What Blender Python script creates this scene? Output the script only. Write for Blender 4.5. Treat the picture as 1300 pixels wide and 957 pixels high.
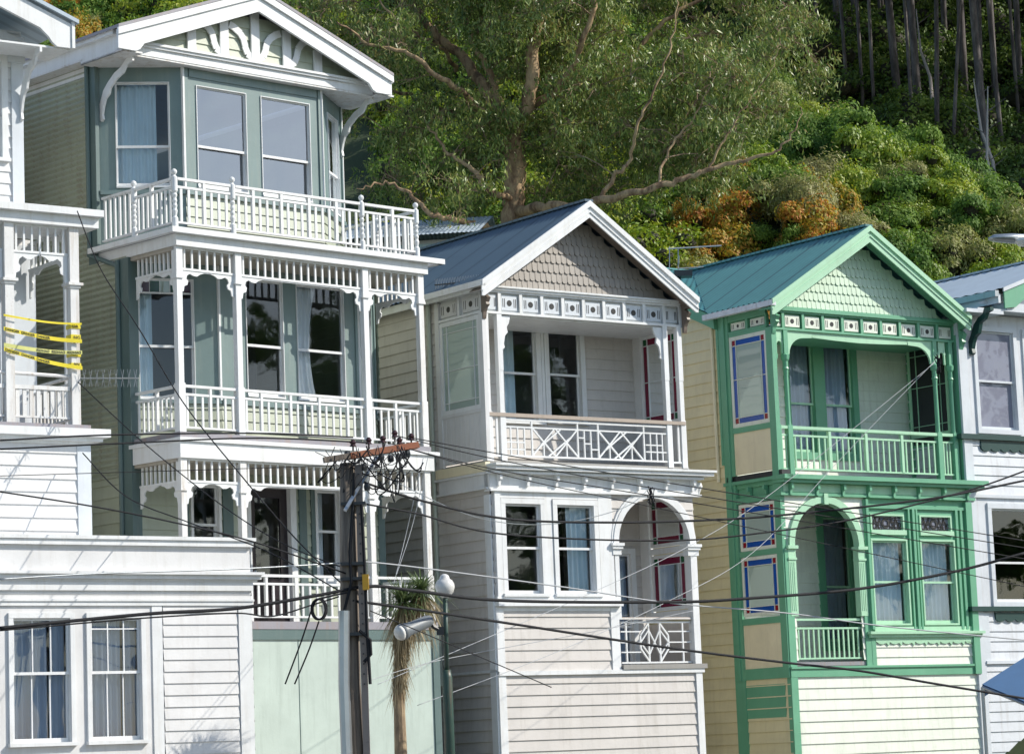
import bpy, math, random
import numpy as np
from mathutils import Vector, Matrix
random.seed(7); rng = np.random.default_rng(7)
R = math.radians
for o in list(bpy.data.objects): bpy.data.objects.remove(o)
scene = bpy.context.scene; COL = scene.collection

# ------------------------------------------------------------ camera, sky, sun, exposure
FPX = 3600.0; PITCH = R(8.4); ROLL = R(-2.25); CAMZ = 1.7      # measured from the vanishing lines of the photograph
_x = np.array([1., 0, 0]); _u = np.array([0, -math.sin(PITCH), math.cos(PITCH)]); CF = np.array([0, math.cos(PITCH), math.sin(PITCH)])
CX = math.cos(ROLL)*_x + math.sin(ROLL)*_u; CU = -math.sin(ROLL)*_x + math.cos(ROLL)*_u
CC = np.array([0, 0, CAMZ])
cam_d = bpy.data.cameras.new('camera'); cam = bpy.data.objects.new('camera', cam_d); COL.objects.link(cam)
cam.matrix_world = Matrix(((CX[0], CU[0], -CF[0], 0), (CX[1], CU[1], -CF[1], 0), (CX[2], CU[2], -CF[2], CAMZ), (0, 0, 0, 1)))
cam_d.sensor_width = 36; cam_d.lens = 36*FPX/1300; cam_d.shift_y = -44.5/1300; cam_d.clip_start = .5; cam_d.clip_end = 1500
scene.camera = cam

SUN_EL, SUN_AZ = R(36), R(91)          # azimuth clockwise from +Y: the sun stands to the right of the camera
world = bpy.data.worlds.new('World'); scene.world = world; world.use_nodes = True
wn = world.node_tree; bg = wn.nodes['Background']
sky = wn.nodes.new('ShaderNodeTexSky'); sky.sky_type = 'NISHITA'; sky.sun_disc = False
sky.sun_elevation = SUN_EL; sky.sun_rotation = SUN_AZ; sky.air_density = 1.0; sky.dust_density = .6; sky.ozone_density = 1.0
wn.links.new(sky.outputs[0], bg.inputs[0]); bg.inputs[1].default_value = .15
sd = bpy.data.lights.new('sun', 'SUN'); sd.energy = 4.3; sd.angle = R(.53); sd.color = (1, .94, .84)
sun = bpy.data.objects.new('sun', sd); COL.objects.link(sun)
SD = Vector((math.sin(SUN_AZ)*math.cos(SUN_EL), math.cos(SUN_AZ)*math.cos(SUN_EL), math.sin(SUN_EL)))
sun.rotation_euler = SD.to_track_quat('Z', 'Y').to_euler()
vs = scene.view_settings; vs.view_transform = 'Standard'; vs.look = 'None'; vs.gamma = 1; vs.exposure = 0.3; vs.use_curve_mapping = False
scene.render.engine = 'CYCLES'

def at(px, py, Y):
    d = CF*FPX + CX*(px-650) - CU*(py-434)
    return Vector(CC + d/d[1]*Y)

# ------------------------------------------------------------ materials
MATS = {}
def nm(name):
    m = bpy.data.materials.new(name); m.use_nodes = True; MATS[name] = m
    return m, m.node_tree, m.node_tree.nodes['Principled BSDF']
def N(t, kind, **kw):
    n = t.nodes.new(kind)
    for k, v in kw.items():
        if k in n.inputs: n.inputs[k].default_value = v
        else: setattr(n, k, v)
    return n
def ramp(t, fac, stops):
    r = t.nodes.new('ShaderNodeValToRGB'); t.links.new(fac, r.inputs[0]); e = r.color_ramp.elements
    while len(e) < len(stops): e.new(.5)
    for el, (p, c) in zip(e, stops): el.position = p; el.color = (*c, 1) if len(c) == 3 else c
    return r.outputs[0]
def mix(t, fac, a, b, blend='MIX'):
    n = t.nodes.new('ShaderNodeMix'); n.data_type = 'RGBA'; n.blend_type = blend
    for s, v in ((0, fac), (6, a), (7, b)):
        if hasattr(v, 'links') or hasattr(v, 'is_linked'): t.links.new(v, n.inputs[s])
        elif isinstance(v, (int, float)): n.inputs[s].default_value = v
        else: n.inputs[s].default_value = (*v, 1)
    return n.outputs[2]
def paint(name, col, rough=.45, dirt=(.25, .22, .17), amount=.35, bump=.15, peel=None, metallic=0):
    m, t, b = nm(name)
    g = N(t, 'ShaderNodeNewGeometry')
    n1 = N(t, 'ShaderNodeTexNoise', Scale=1.7, Detail=6, Roughness=.65); t.links.new(g.outputs['Position'], n1.inputs['Vector'])
    mp = N(t, 'ShaderNodeMapping'); mp.inputs['Scale'].default_value = (9, 9, .8); t.links.new(g.outputs['Position'], mp.inputs['Vector'])
    n2 = N(t, 'ShaderNodeTexNoise', Scale=1, Detail=5, Roughness=.7); t.links.new(mp.outputs[0], n2.inputs['Vector'])
    n3 = N(t, 'ShaderNodeTexNoise', Scale=26, Detail=4, Roughness=.7); t.links.new(g.outputs['Position'], n3.inputs['Vector'])
    c = mix(t, ramp(t, n1.outputs[0], [(.3, (0, 0, 0)), (.75, (1, 1, 1))]), tuple(x*.88 for x in col), tuple(min(1, x*1.05) for x in col))
    streak = ramp(t, n2.outputs[0], [(.50, (0, 0, 0)), (.76, (min(1, amount*1.5),)*3)])
    c = mix(t, streak, c, dirt)
    spots = ramp(t, n3.outputs[0], [(.63, (0, 0, 0)), (.72, (min(1, amount*1.3),)*3)])
    c = mix(t, spots, c, peel or dirt)
    t.links.new(c, b.inputs['Base Color']); b.inputs['Roughness'].default_value = rough; b.inputs['Metallic'].default_value = metallic
    bp = N(t, 'ShaderNodeBump', Strength=bump, Distance=.01); t.links.new(n3.outputs[0], bp.inputs['Height']); t.links.new(bp.outputs[0], b.inputs['Normal'])
    return m
def glassmat(name, tint, refl, frost=0, wav=.25):
    m, t, b = nm(name); t.nodes.remove(b); out = t.nodes['Material Output']
    g = N(t, 'ShaderNodeNewGeometry')
    nz = N(t, 'ShaderNodeTexNoise', Scale=1.6, Detail=1.5, Roughness=.4); t.links.new(g.outputs['Position'], nz.inputs['Vector'])
    bp = N(t, 'ShaderNodeBump', Strength=wav, Distance=.03); t.links.new(nz.outputs[0], bp.inputs['Height'])
    gl = N(t, 'ShaderNodeBsdfGlossy', Roughness=.02); t.links.new(bp.outputs[0], gl.inputs['Normal']); gl.inputs['Color'].default_value = (.95, .97, 1, 1)
    if frost: tr = N(t, 'ShaderNodeBsdfTranslucent'); tr2 = N(t, 'ShaderNodeBsdfDiffuse'); tr2.inputs[0].default_value = (*tint, 1)
    else: tr = N(t, 'ShaderNodeBsdfTransparent')
    tr.inputs[0].default_value = (*tint, 1)
    tro = tr.outputs[0]
    if frost:
        mm = N(t, 'ShaderNodeMixShader'); mm.inputs[0].default_value = .88; t.links.new(tr.outputs[0], mm.inputs[1]); t.links.new(tr2.outputs[0], mm.inputs[2]); tro = mm.outputs[0]
    fr = N(t, 'ShaderNodeFresnel', IOR=1.5)
    mm = N(t, 'ShaderNodeMath', operation='MULTIPLY_ADD'); t.links.new(fr.outputs[0], mm.inputs[0]); mm.inputs[1].default_value = .85; mm.inputs[2].default_value = refl
    mx = N(t, 'ShaderNodeMixShader'); t.links.new(mm.outputs[0], mx.inputs[0]); t.links.new(tro, mx.inputs[1]); t.links.new(gl.outputs[0], mx.inputs[2])
    t.links.new(mx.outputs[0], out.inputs[0]); return m
def cloth(name, col):
    m, t, b = nm(name); g = N(t, 'ShaderNodeNewGeometry')
    n1 = N(t, 'ShaderNodeTexNoise', Scale=3, Detail=4); t.links.new(g.outputs['Position'], n1.inputs['Vector'])
    t.links.new(mix(t, n1.outputs[0], tuple(x*.8 for x in col), col), b.inputs['Base Color']); b.inputs['Roughness'].default_value = .9
    return m
def leafmat(name, cols, trans=.38, gloss=.35, scale=.25, isl=.45, mult=.64):
    m, t, b = nm(name); g = N(t, 'ShaderNodeNewGeometry'); oi = N(t, 'ShaderNodeObjectInfo')
    n1 = N(t, 'ShaderNodeTexNoise', Scale=scale, Detail=4, Roughness=.6); t.links.new(g.outputs['Position'], n1.inputs['Vector'])
    a = N(t, 'ShaderNodeMath', operation='MULTIPLY_ADD'); t.links.new(g.outputs['Random Per Island'], a.inputs[0]); a.inputs[1].default_value = isl
    c2 = N(t, 'ShaderNodeMath', operation='MULTIPLY_ADD'); t.links.new(oi.outputs['Random'], c2.inputs[0]); c2.inputs[1].default_value = .5
    t.links.new(n1.outputs[0], c2.inputs[2]); t.links.new(c2.outputs[0], a.inputs[2])
    d = N(t, 'ShaderNodeMath', operation='MULTIPLY'); t.links.new(a.outputs[0], d.inputs[0]); d.inputs[1].default_value = mult
    n = len(cols); c = ramp(t, d.outputs[0], [(.12+.76*i/(n-1), cc) for i, cc in enumerate(cols)])
    t.links.new(c, b.inputs['Base Color']); b.inputs['Roughness'].default_value = gloss
    tl = N(t, 'ShaderNodeBsdfTranslucent'); t.links.new(c, tl.inputs[0]); mx = N(t, 'ShaderNodeMixShader'); mx.inputs[0].default_value = trans
    t.links.new(b.outputs[0], mx.inputs[1]); t.links.new(tl.outputs[0], mx.inputs[2]); t.links.new(mx.outputs[0], t.nodes['Material Output'].inputs[0])
    return m
def barkmat(name, cols, sc=(6, 6, 1.2)):
    m, t, b = nm(name); g = N(t, 'ShaderNodeNewGeometry')
    mp = N(t, 'ShaderNodeMapping'); mp.inputs['Scale'].default_value = sc; t.links.new(g.outputs['Position'], mp.inputs['Vector'])
    n = N(t, 'ShaderNodeTexNoise', Scale=1, Detail=7, Roughness=.7); t.links.new(mp.outputs[0], n.inputs['Vector'])
    t.links.new(ramp(t, n.outputs[0], [(.3+.4*i/(len(cols)-1), c) for i, c in enumerate(cols)]), b.inputs['Base Color']); b.inputs['Roughness'].default_value = .8
    bp = N(t, 'ShaderNodeBump', Strength=.6, Distance=.03); t.links.new(n.outputs[0], bp.inputs['Height']); t.links.new(bp.outputs[0], b.inputs['Normal']); return m

W = paint('white_trim_paint', (.75, .765, .77), amount=.22, dirt=(.42, .38, .3))
WW = paint('worn_white_paint', (.72, .72, .71), amount=.5, dirt=(.36, .27, .18), peel=(.4, .3, .2), bump=.3)
WB = paint('white_weatherboard', (.68, .68, .68), amount=.28, dirt=(.45, .43, .4))
BLW = paint('bluish_white_paint', (.63, .67, .71), amount=.16, dirt=(.4, .4, .4))
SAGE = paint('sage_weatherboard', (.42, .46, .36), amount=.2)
CORR = paint('sage_corrugated_iron', (.38, .42, .33), amount=.4, dirt=(.2, .13, .08), rough=.5)
TEAL = paint('grey_green_trim', (.10, .155, .15), amount=.2, dirt=(.2, .22, .2))
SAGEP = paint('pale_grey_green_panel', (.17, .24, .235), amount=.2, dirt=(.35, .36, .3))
GREY = paint('warm_grey_weatherboard', (.58, .55, .52), amount=.2)
SHING = paint('taupe_shingles', (.30, .27, .235), amount=.3, dirt=(.16, .15, .14))
BROWN = paint('brown_bracket_paint', (.17, .135, .11), amount=.3)
CREAM = paint('cream_weatherboard', (.74, .67, .42), amount=.18, dirt=(.4, .34, .22))
CREAMP = paint('cream_panel_paint', (.82, .74, .52), amount=.2, dirt=(.5, .42, .3))
GRN = paint('mid_green_paint', (.14, .39, .24), amount=.15, dirt=(.25, .4, .3))
LGRN = paint('pale_green_paint', (.40, .67, .46), amount=.18, dirt=(.3, .42, .3))
LGW = paint('greenish_white_boards', (.76, .80, .70), amount=.18)
DGRN = paint('dark_green_paint', (.008, .05, .045), amount=.04, dirt=(.08, .12, .1))
RBLUE = paint('slate_blue_roofing', (.10, .16, .22), amount=.12, rough=.35, dirt=(.12, .14, .17), bump=.05)
RTEAL = paint('teal_green_roofing', (.115, .33, .33), amount=.15, rough=.4, dirt=(.1, .2, .2), bump=.05)
RPALE = paint('pale_zinc_roofing', (.45, .53, .60), amount=.15, rough=.35, dirt=(.3, .35, .4), bump=.05)
RRUST = paint('dull_iron_roofing', (.28, .27, .3), amount=.5, rough=.5, dirt=(.3, .2, .15))
def ribbed(m, period, axis='Y', depth=.45, laps=.9):      # rib shading put into the colour as dark stripes, and the sheet laps
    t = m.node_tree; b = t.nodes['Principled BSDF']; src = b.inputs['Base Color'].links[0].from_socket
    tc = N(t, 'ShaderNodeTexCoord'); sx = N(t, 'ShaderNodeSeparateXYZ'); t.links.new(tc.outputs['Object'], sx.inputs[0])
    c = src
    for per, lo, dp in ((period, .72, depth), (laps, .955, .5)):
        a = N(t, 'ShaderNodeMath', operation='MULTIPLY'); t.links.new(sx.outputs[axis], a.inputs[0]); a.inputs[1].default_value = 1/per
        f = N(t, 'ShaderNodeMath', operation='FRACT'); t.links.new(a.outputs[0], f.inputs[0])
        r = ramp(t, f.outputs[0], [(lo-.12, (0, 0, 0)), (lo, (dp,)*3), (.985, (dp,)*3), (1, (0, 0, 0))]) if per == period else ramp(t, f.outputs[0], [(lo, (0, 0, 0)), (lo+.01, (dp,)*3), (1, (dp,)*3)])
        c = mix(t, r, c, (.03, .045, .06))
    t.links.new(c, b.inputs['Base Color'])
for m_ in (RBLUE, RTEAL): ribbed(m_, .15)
ribbed(RPALE, .3, depth=.25)
GALV = paint('galvanised_steel', (.42, .45, .47), amount=.3, rough=.35, metallic=.7)
DARK = paint('dark_metal', (.03, .035, .04), amount=.2, dirt=(.12, .09, .07))
BLK = paint('black_cable_sheath', (.004, .005, .008), amount=.05, dirt=(.02, .02, .02), rough=.8)
WIRW = paint('pale_wire', (.38, .40, .42), amount=.1)
DOOR = paint('dark_plum_door', (.02, .013, .018), amount=.1, dirt=(.06, .05, .05), rough=.3)
PLAST = paint('interior_plaster', (.22, .23, .26), amount=.1)
CONC = paint('concrete', (.32, .31, .29), amount=.3)
ASPH = paint('asphalt', (.05, .05, .052), amount=.2, rough=.9)
EARTH = paint('hill_soil', (.035, .055, .018), amount=.5, dirt=(.03, .025, .015), rough=.95)
YEL = paint('yellow_tape', (.75, .62, .02), amount=.08, dirt=(.5, .4, .1), rough=.4)
TAPEBACK = paint('faded_tape', (.62, .62, .2), amount=.1, dirt=(.5, .5, .2))
INK = paint('black_ink', (.015, .015, .015), amount=.05)
BLUEG = paint('blue_stained_glass', (.01, .085, .40), amount=.1, rough=.12, dirt=(.02, .06, .2), bump=.05)
REDG = paint('red_stained_glass', (.28, .008, .02), amount=.1, rough=.12, dirt=(.1, .01, .02), bump=.05)
DMAR = paint('dark_maroon_glass', (.045, .004, .012), amount=.05, rough=.12, bump=.05)
DGRG = paint('dark_green_glass', (.005, .05, .02), amount=.05, rough=.12, bump=.05)
MARG = paint('maroon_stained_glass', (.16, .008, .035), amount=.1, rough=.12, dirt=(.06, .01, .02), bump=.05)
GRNG = paint('green_stained_glass', (.01, .10, .035), amount=.1, rough=.12, dirt=(.02, .08, .04), bump=.05)
AWN = paint('blue_awning_cloth', (.10, .20, .36), amount=.1, rough=.7, dirt=(.1, .15, .22))
ORNG = paint('weathered_orange_arm', (.22, .07, .03), amount=1.0, dirt=(.12, .07, .04), rough=.8, bump=.4)
INSU = paint('brown_porcelain', (.05, .02, .02), amount=.05, rough=.2)
LAMPW = paint('cloudy_lamp_glass', (.72, .72, .70), amount=.35, rough=.25, dirt=(.35, .32, .28))
POSTG = paint('dark_green_post', (.03, .07, .055), amount=.4, dirt=(.2, .09, .05))
POLE = barkmat('weathered_pole_timber', [(.05, .04, .035), (.16, .13, .105), (.30, .25, .2)], (14, 14, .7))
GLASS = glassmat('window_glass', (.92, .96, .98), .02, wav=.15)
GLASSM = glassmat('mirror_like_window_glass', (.35, .42, .5), .20, wav=.5)
FROST = glassmat('frosted_glass', (.40, .49, .45), .02, frost=1)
FROSTD = glassmat('dim_pale_glass', (.25, .26, .33), .0, frost=1, wav=1.2)
CURB = cloth('pale_blue_curtain', (.74, .86, .92))
CURW = cloth('white_net_curtain', (.86, .88, .9))
CURG = cloth('grey_blue_curtain', (.46, .54, .66))

# ------------------------------------------------------------ geometry
class Fr:
    def __init__(s, o, S, Nn): s.o = Vector((o[0], o[1], o[2] if len(o) > 2 else 0)); s.S = Vector((S[0], S[1], 0)).normalized(); s.N = Vector((Nn[0], Nn[1], 0)).normalized(); s.flip = s.S.cross(Vector((0, 0, 1))).dot(s.N) < 0
    def __call__(s, a, d, z): return s.o + s.S*a + s.N*d + Vector((0, 0, z))
def front(v): return Fr((0, v), (1, 0), (0, -1))
def left(u): return Fr((u, 0), (0, 1), (-1, 0))
def right(u): return Fr((u, 0), (0, 1), (1, 0))
def facet(u0, v0, u1, v1):
    S = Vector((u1-u0, v1-v0)).normalized(); return Fr((u0, v0), S, (S.y, -S.x))
WORLD = Fr((0, 0, 0), (1, 0), (0, -1))
NOSPLIT = {'stained_border', 'leadlight_pattern', 'sash', 'interior_wall', 'elements', 'twigs', 'jumper_wires', 'window', 'glazed_screen', 'stained_window', 'frieze_panel', 'frieze_frame', 'shingled_gable', 'side_window', 'leaves', 'dead_leaves', 'roof', 'main_roof', 'cable_coil', 'canopy_frame', 'rods', 'glazing_bar', 'soffit', 'door', 'door_leaf'}
class G:
    def __init__(s, fr=None): s.v = []; s.f = []; s.fr = fr or front(0); s.smooth = False
    def at(s, fr): s.fr = fr; return s
    def P(s, *p): s.v.append(tuple(s.fr(*p))); return len(s.v)-1
    def face(s, idx): s.f.append(tuple(reversed(idx)) if s.fr.flip else tuple(idx))
    def quad(s, *pts): s.face([s.P(*p) for p in pts])
    def box(s, a0, a1, d0, d1, z0, z1):
        i = [s.P(a, d, z) for z in (z0, z1) for a, d in ((a0, d0), (a1, d0), (a1, d1), (a0, d1))]
        for q in ((0, 1, 2, 3), (7, 6, 5, 4), (0, 4, 5, 1), (1, 5, 6, 2), (2, 6, 7, 3), (3, 7, 4, 0)): s.face([i[k] for k in q])
        return s
    def prism(s, poly, d0, d1):      # polygon in (s,z), extruded along the outward direction
        n = len(poly); A = [s.P(a, d0, z) for a, z in poly]; B = [s.P(a, d1, z) for a, z in poly]
        s.face(A[::-1]); s.face(B)
        for k in range(n): s.face([A[k], A[(k+1) % n], B[(k+1) % n], B[k]])
        return s
    def bar(s, p, q, w, t, d=0):     # flat bar in the frame's plane from (s,z) to (s,z)
        a = Vector(p); b = Vector(q); n = (b-a).normalized(); m = Vector((-n.y, n.x))*w/2
        return s.prism([tuple(a-m), tuple(b-m), tuple(b+m), tuple(a+m)], d, d+t)
    def lathe(s, a, d, prof, n=10, axis='z'):   # profile of (radius, height)
        rings = []
        for r, z in prof:
            rings.append([s.P(a+r*math.cos(2*math.pi*k/n), d+r*math.sin(2*math.pi*k/n), z) for k in range(n)])
        for A, B in zip(rings, rings[1:]):
            for k in range(n): s.face([A[k], A[(k+1) % n], B[(k+1) % n], B[k]][::-1])
        s.face(rings[0]); s.face(rings[-1][::-1]); return s
    def tube(s, pts, r, n=6):        # points in (s,d,z); radius may be a list
        P = [Vector(p) for p in pts]; rr = r if isinstance(r, (list, tuple)) else [r]*len(P); rings = []; up = None
        for i, p in enumerate(P):
            t = (P[min(i+1, len(P)-1)]-P[max(i-1, 0)]).normalized()
            if up is None: up = t.orthogonal().normalized()
            up = (up-t*up.dot(t)).normalized(); w = t.cross(up)
            rings.append([s.P(*(p+(up*math.cos(2*math.pi*k/n)+w*math.sin(2*math.pi*k/n))*rr[i])) for k in range(n)])
        for A, B in zip(rings, rings[1:]):
            for k in range(n): s.face([A[k], A[(k+1) % n], B[(k+1) % n], B[k]])
        s.face(rings[0][::-1]); s.face(rings[-1]); return s
    def disc(s, a, z, r, d0, d1, n=14): return s.prism([(a+r*math.cos(2*math.pi*k/n), z+r*math.sin(2*math.pi*k/n)) for k in range(n)], d0, d1)
    def wall(s, s0, s1, z0, z1, holes=(), pitch=.165, lap=.022, top=None, prof=None, base=None):
        base = z0 if base is None else base
        prof = prof or [(0, lap), (.93, .002), (1, .002)]
        zs = {z0, z1}; k0 = math.floor((z0-base)/pitch)-1; k1 = math.ceil((z1-base)/pitch)+1
        for k in range(k0, k1):
            for f, d in prof: zs.add(base+(k+f)*pitch)
        for h in holes:
            if callable(h): zs.update(np.arange(h.z0, h.z1+.001, .03).tolist()); zs.add(h.z1)
            else: zs.update((h[2], h[3]))
        zs = sorted(z for z in zs if z0-1e-6 <= z <= z1+1e-6); zz = [zs[0]]
        for z in zs[1:]:
            if z-zz[-1] > 1e-4: zz.append(z)
        def dep(z, side):
            f = ((z-base)/pitch) % 1
            if side < 0 and f < 1e-3: f = 1-1e-6
            if side > 0 and f > 1-1e-3: f = 0
            for (f0, d0), (f1, d1) in zip(prof, prof[1:]):
                if f0-1e-9 <= f <= f1+1e-6: return d0+(d1-d0)*(f-f0)/(f1-f0+1e-9)
            return prof[-1][1]
        def iv(z, zm):
            a, b = top(z) if top else (s0, s1)
            if b <= a: return []
            out = [(a, b)]
            for h in holes:
                if callable(h): hh = h(zm, z)
                else: hh = (h[0], h[1]) if h[2] < zm < h[3] else None
                if hh:
                    nw = []
                    for a, b in out:
                        if hh[1] <= a or hh[0] >= b: nw.append((a, b)); continue
                        if hh[0] > a+1e-4: nw.append((a, hh[0]))
                        if hh[1] < b-1e-4: nw.append((hh[1], b))
                    out = nw
            return out
        for za, zb in zip(zz, zz[1:]):
            m = (za+zb)/2; A = iv(za, m); B = iv(zb, m)
            if len(A) != len(B):
                if not A or not B: continue
                A = B = min(A, B, key=len)
            da, db = dep(za, 1), dep(zb, -1)
            for (a0, a1), (b0, b1) in zip(A, B):
                s.quad((a0, da, za), (a1, da, za), (b1, db, zb), (b0, db, zb))
                f = ((za-base)/pitch) % 1
                if (f < 1e-3 or f > 1-1e-3) and abs(prof[0][1]-prof[-1][1]) > 1e-3: s.quad((a0, prof[-1][1], za), (a1, prof[-1][1], za), (a1, da, za), (a0, da, za))
        return s
    def pieces(s):          # which faces belong together: pieces that touch stay one part
        par = list(range(len(s.v)))
        def fd(i):
            while par[i] != i: par[i] = par[par[i]]; i = par[i]
            return i
        for f in s.f:
            a = fd(f[0])
            for q in f[1:]: par[fd(q)] = a
        root = np.array([fd(i) for i in range(len(s.v))]); ids, inv = np.unique(root, return_inverse=True); n = len(ids); V = np.array(s.v)
        if n < 2 or n > 5000: return None
        lo = np.full((n, 3), 1e9); hi = np.full((n, 3), -1e9); np.minimum.at(lo, inv, V); np.maximum.at(hi, inv, V); lo -= .012; hi += .012
        lab = np.full(n, -1); c = 0
        for i in range(n):
            if lab[i] >= 0: continue
            lab[i] = c; st = [i]
            while st:
                j = st.pop(); t = np.where((lab < 0) & np.all(lo <= hi[j], axis=1) & np.all(hi >= lo[j], axis=1))[0]
                lab[t] = c; st += t.tolist()
            c += 1
        return None if c < 2 or c > 60 else (lab[inv], c)
    def build(s, name, mat, parent=None, label=None, cat=None, group=None, kind=None, smooth=None):
        if parent and name not in NOSPLIT:
            pc = s.pieces()
            if pc:
                lab, c = pc; out = None
                for k in range(c):
                    h = G(s.fr); mp = {}
                    for f in s.f:
                        if lab[f[0]] == k:
                            for i in f:
                                if i not in mp: mp[i] = len(h.v); h.v.append(s.v[i])
                            h.f.append(tuple(mp[i] for i in f))
                    h.smooth = s.smooth; o = h.raw(name, mat, parent, label, cat, group, kind, smooth); out = out or o
                return out
        return s.raw(name, mat, parent, label, cat, group, kind, smooth)
    def raw(s, name, mat, parent=None, label=None, cat=None, group=None, kind=None, smooth=None):
        me = bpy.data.meshes.new(name); me.from_pydata(s.v, [], s.f); me.materials.append(mat)
        if (s.smooth if smooth is None else smooth): me.polygons.foreach_set('use_smooth', [True]*len(me.polygons))
        me.update(); o = bpy.data.objects.new(name, me); COL.objects.link(o)
        if parent: o.parent = parent
        tag(o, label, cat, group, kind); return o
def tag(o, label=None, cat=None, group=None, kind=None):
    for k, v in (('label', label), ('category', cat), ('group', group), ('kind', kind)):
        if v: o[k] = v
def thing(name, label, cat, loc=(0, 0, 0), yaw=0, group=None):
    o = bpy.data.objects.new(name, None); COL.objects.link(o); o.location = loc; o.rotation_euler = (0, 0, yaw); o.empty_display_size = .3
    tag(o, label, cat, group); return o
def house(name, label, px, py, Y, yaw):
    p = at(px, py, Y); return thing(name, label, 'house', (p.x, p.y, 0), R(yaw))
class Arch:
    def __init__(s, c, r, zs, z0): s.c = c; s.r = r; s.zs = zs; s.z0 = z0; s.z1 = zs+r
    def __call__(s, zm, z):
        if not (s.z0 < zm < s.z1): return None
        if z <= s.zs: return (s.c-s.r, s.c+s.r)
        h = math.sqrt(max(0, s.r**2-(z-s.zs)**2)); return (s.c-h, s.c+h)
def arc(g, c, z, r0, r1, a0, a1, d0, d1, n=20):
    A = [a0+(a1-a0)*k/n for k in range(n+1)]
    for x, y in zip(A, A[1:]):
        g.prism([(c+r0*math.cos(x), z+r0*math.sin(x)), (c+r1*math.cos(x), z+r1*math.sin(x)), (c+r1*math.cos(y), z+r1*math.sin(y)), (c+r0*math.cos(y), z+r0*math.sin(y))], d0, d1)

def curtain(fr, s0, s1, z0, z1, mat, parent, d=-.16, folds=9, seed=0, gather=0, label=None):
    r = random.Random(seed); g = G(fr); n = max(12, int((s1-s0)*60)); ph = [r.random()*6 for _ in range(4)]
    zs = [z0+(z1-z0)*k/6 for k in range(7)]; idx = []
    for j, z in enumerate(zs):
        row = []
        t = j/6
        for i in range(n+1):
            x = i/n; w = .026*math.sin(folds*6.28*x*(s1-s0)+ph[0]+.3*t)+.010*math.sin(17*x+ph[1]+t)+.008*math.sin(31*x+ph[2])
            ss = s0+(s1-s0)*x*(1-gather*(1-t)*t*2)
            row.append(g.P(ss, d+w, z))
        idx.append(row)
    for A, B in zip(idx, idx[1:]):
        for i in range(n): g.face([A[i], A[i+1], B[i+1], B[i]])
    return g.build('curtain', mat, parent, smooth=True, label=label)
def window(par, fr, s0, s1, z0, z1, trim=None, sash=None, glass=None, curt=None, arch=.08, sash_w=.035, mid=.5, sill=True, trim_d=.035, glazing=None, label=None, seed=1):
    trim = trim or W; sash = sash or W; glass = glass or GLASS
    g = G(fr)
    if arch:
        g.box(s0-arch, s0, -.10, trim_d, z0, z1); g.box(s1, s1+arch, -.10, trim_d, z0, z1); g.box(s0-arch, s1+arch, -.10, trim_d+.003, z1, z1+arch)
    if sill: g.box(s0-arch-.02, s1+arch+.02, -.10, trim_d+.045, z0-.05, z0)
    else: g.box(s0-arch, s1+arch, -.10, trim_d, z0-max(arch, .03), z0)
    if not arch: g.box(s0, s0+.012, -.1, .02, z0, z1); g.box(s1-.012, s1, -.1, .02, z0, z1); g.box(s0+.012, s1-.012, -.1, .02, z1-.012, z1)
    w = g.build('window', trim, par, label=label)
    zm = z0+(z1-z0)*mid; k = sash_w; h = G(fr); e = .002
    h.box(s0+e, s0+k, -.055, -.02, zm, z1-e); h.box(s1-k, s1-e, -.055, -.02, zm, z1-e); h.box(s0+k, s1-k, -.055, -.02, z1-k, z1-e); h.box(s0+e, s1-e, -.057, -.015, zm-.02, zm+.02)
    h.box(s0+e, s0+k, -.095, -.058, z0+e, zm-.02); h.box(s1-k, s1-e, -.095, -.058, z0+e, zm-.02); h.box(s0+k, s1-k, -.095, -.058, z0+e, z0+k*1.7)
    if glazing:
        for kind, a in glazing:
            if kind == 'v': h.box(a-.009, a+.009, -.052, -.024, zm+.02, z1-k); h.box(a-.009, a+.009, -.09, -.062, z0+k*1.7, zm-.02)
            elif a > zm: h.box(s0+k, s1-k, -.051, -.025, a-.009, a+.009)
            else: h.box(s0+k, s1-k, -.089, -.063, a-.009, a+.009)
    h.build('sash', sash, w)
    p = G(fr); p.quad((s0+k, -.038, zm), (s1-k, -.038, zm), (s1-k, -.038, z1-k), (s0+k, -.038, z1-k)); p.build('pane', glass, w)
    p = G(fr); p.quad((s0+k, -.078, z0+k), (s1-k, -.078, z0+k), (s1-k, -.078, zm), (s0+k, -.078, zm)); p.build('pane', glass, w)
    for i, c in enumerate(curt or []):
        a, b, m = c[:3]; curtain(fr, s0+(s1-s0)*a, s0+(s1-s0)*b, z0-.05, z1+.02, m, w, seed=seed*7+i, gather=c[3] if len(c) > 3 else 0)
    return w
def balustrade(par, fr, s0, s1, z0, z1, mat, n, sw=.035, sub=.13, riser=0, bottom=.03, toph=.04, topd=.06, name='balustrade', label=None, inner=0):
    g = G(fr)
    g.box(s0, s1, inner-topd/2, inner+topd/2, z1-toph, z1)
    zt = z1-toph
    if sub: g.box(s0, s1, inner-.02, inner+.02, z1-sub-.035, z1-sub); zt = z1-sub-.035
    g.box(s0, s1, inner-.022, inner+.022, z0+.04, z0+.04+bottom)
    for k in range(n):
        a = s0+(s1-s0)*(k+.5)/n; top = zt
        if riser and k % riser == riser//2: top = z1-toph; g.box(a-sw*.62, a+sw*.62, inner-.025, inner+.025, z0+.04+bottom, top-.001) ; continue
        g.box(a-sw/2, a+sw/2, inner-.012, inner+.012, z0+.04+bottom, top)
    return g.build(name, mat, par, label=label)
BR = [(0, .40), (.045, .385), (.06, .29), (.12, .26), (.135, .19), (.10, .15), (.115, .09), (.17, .05), (.24, .085), (.31, .09), (.37, .045), (.45, .02)]
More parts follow.
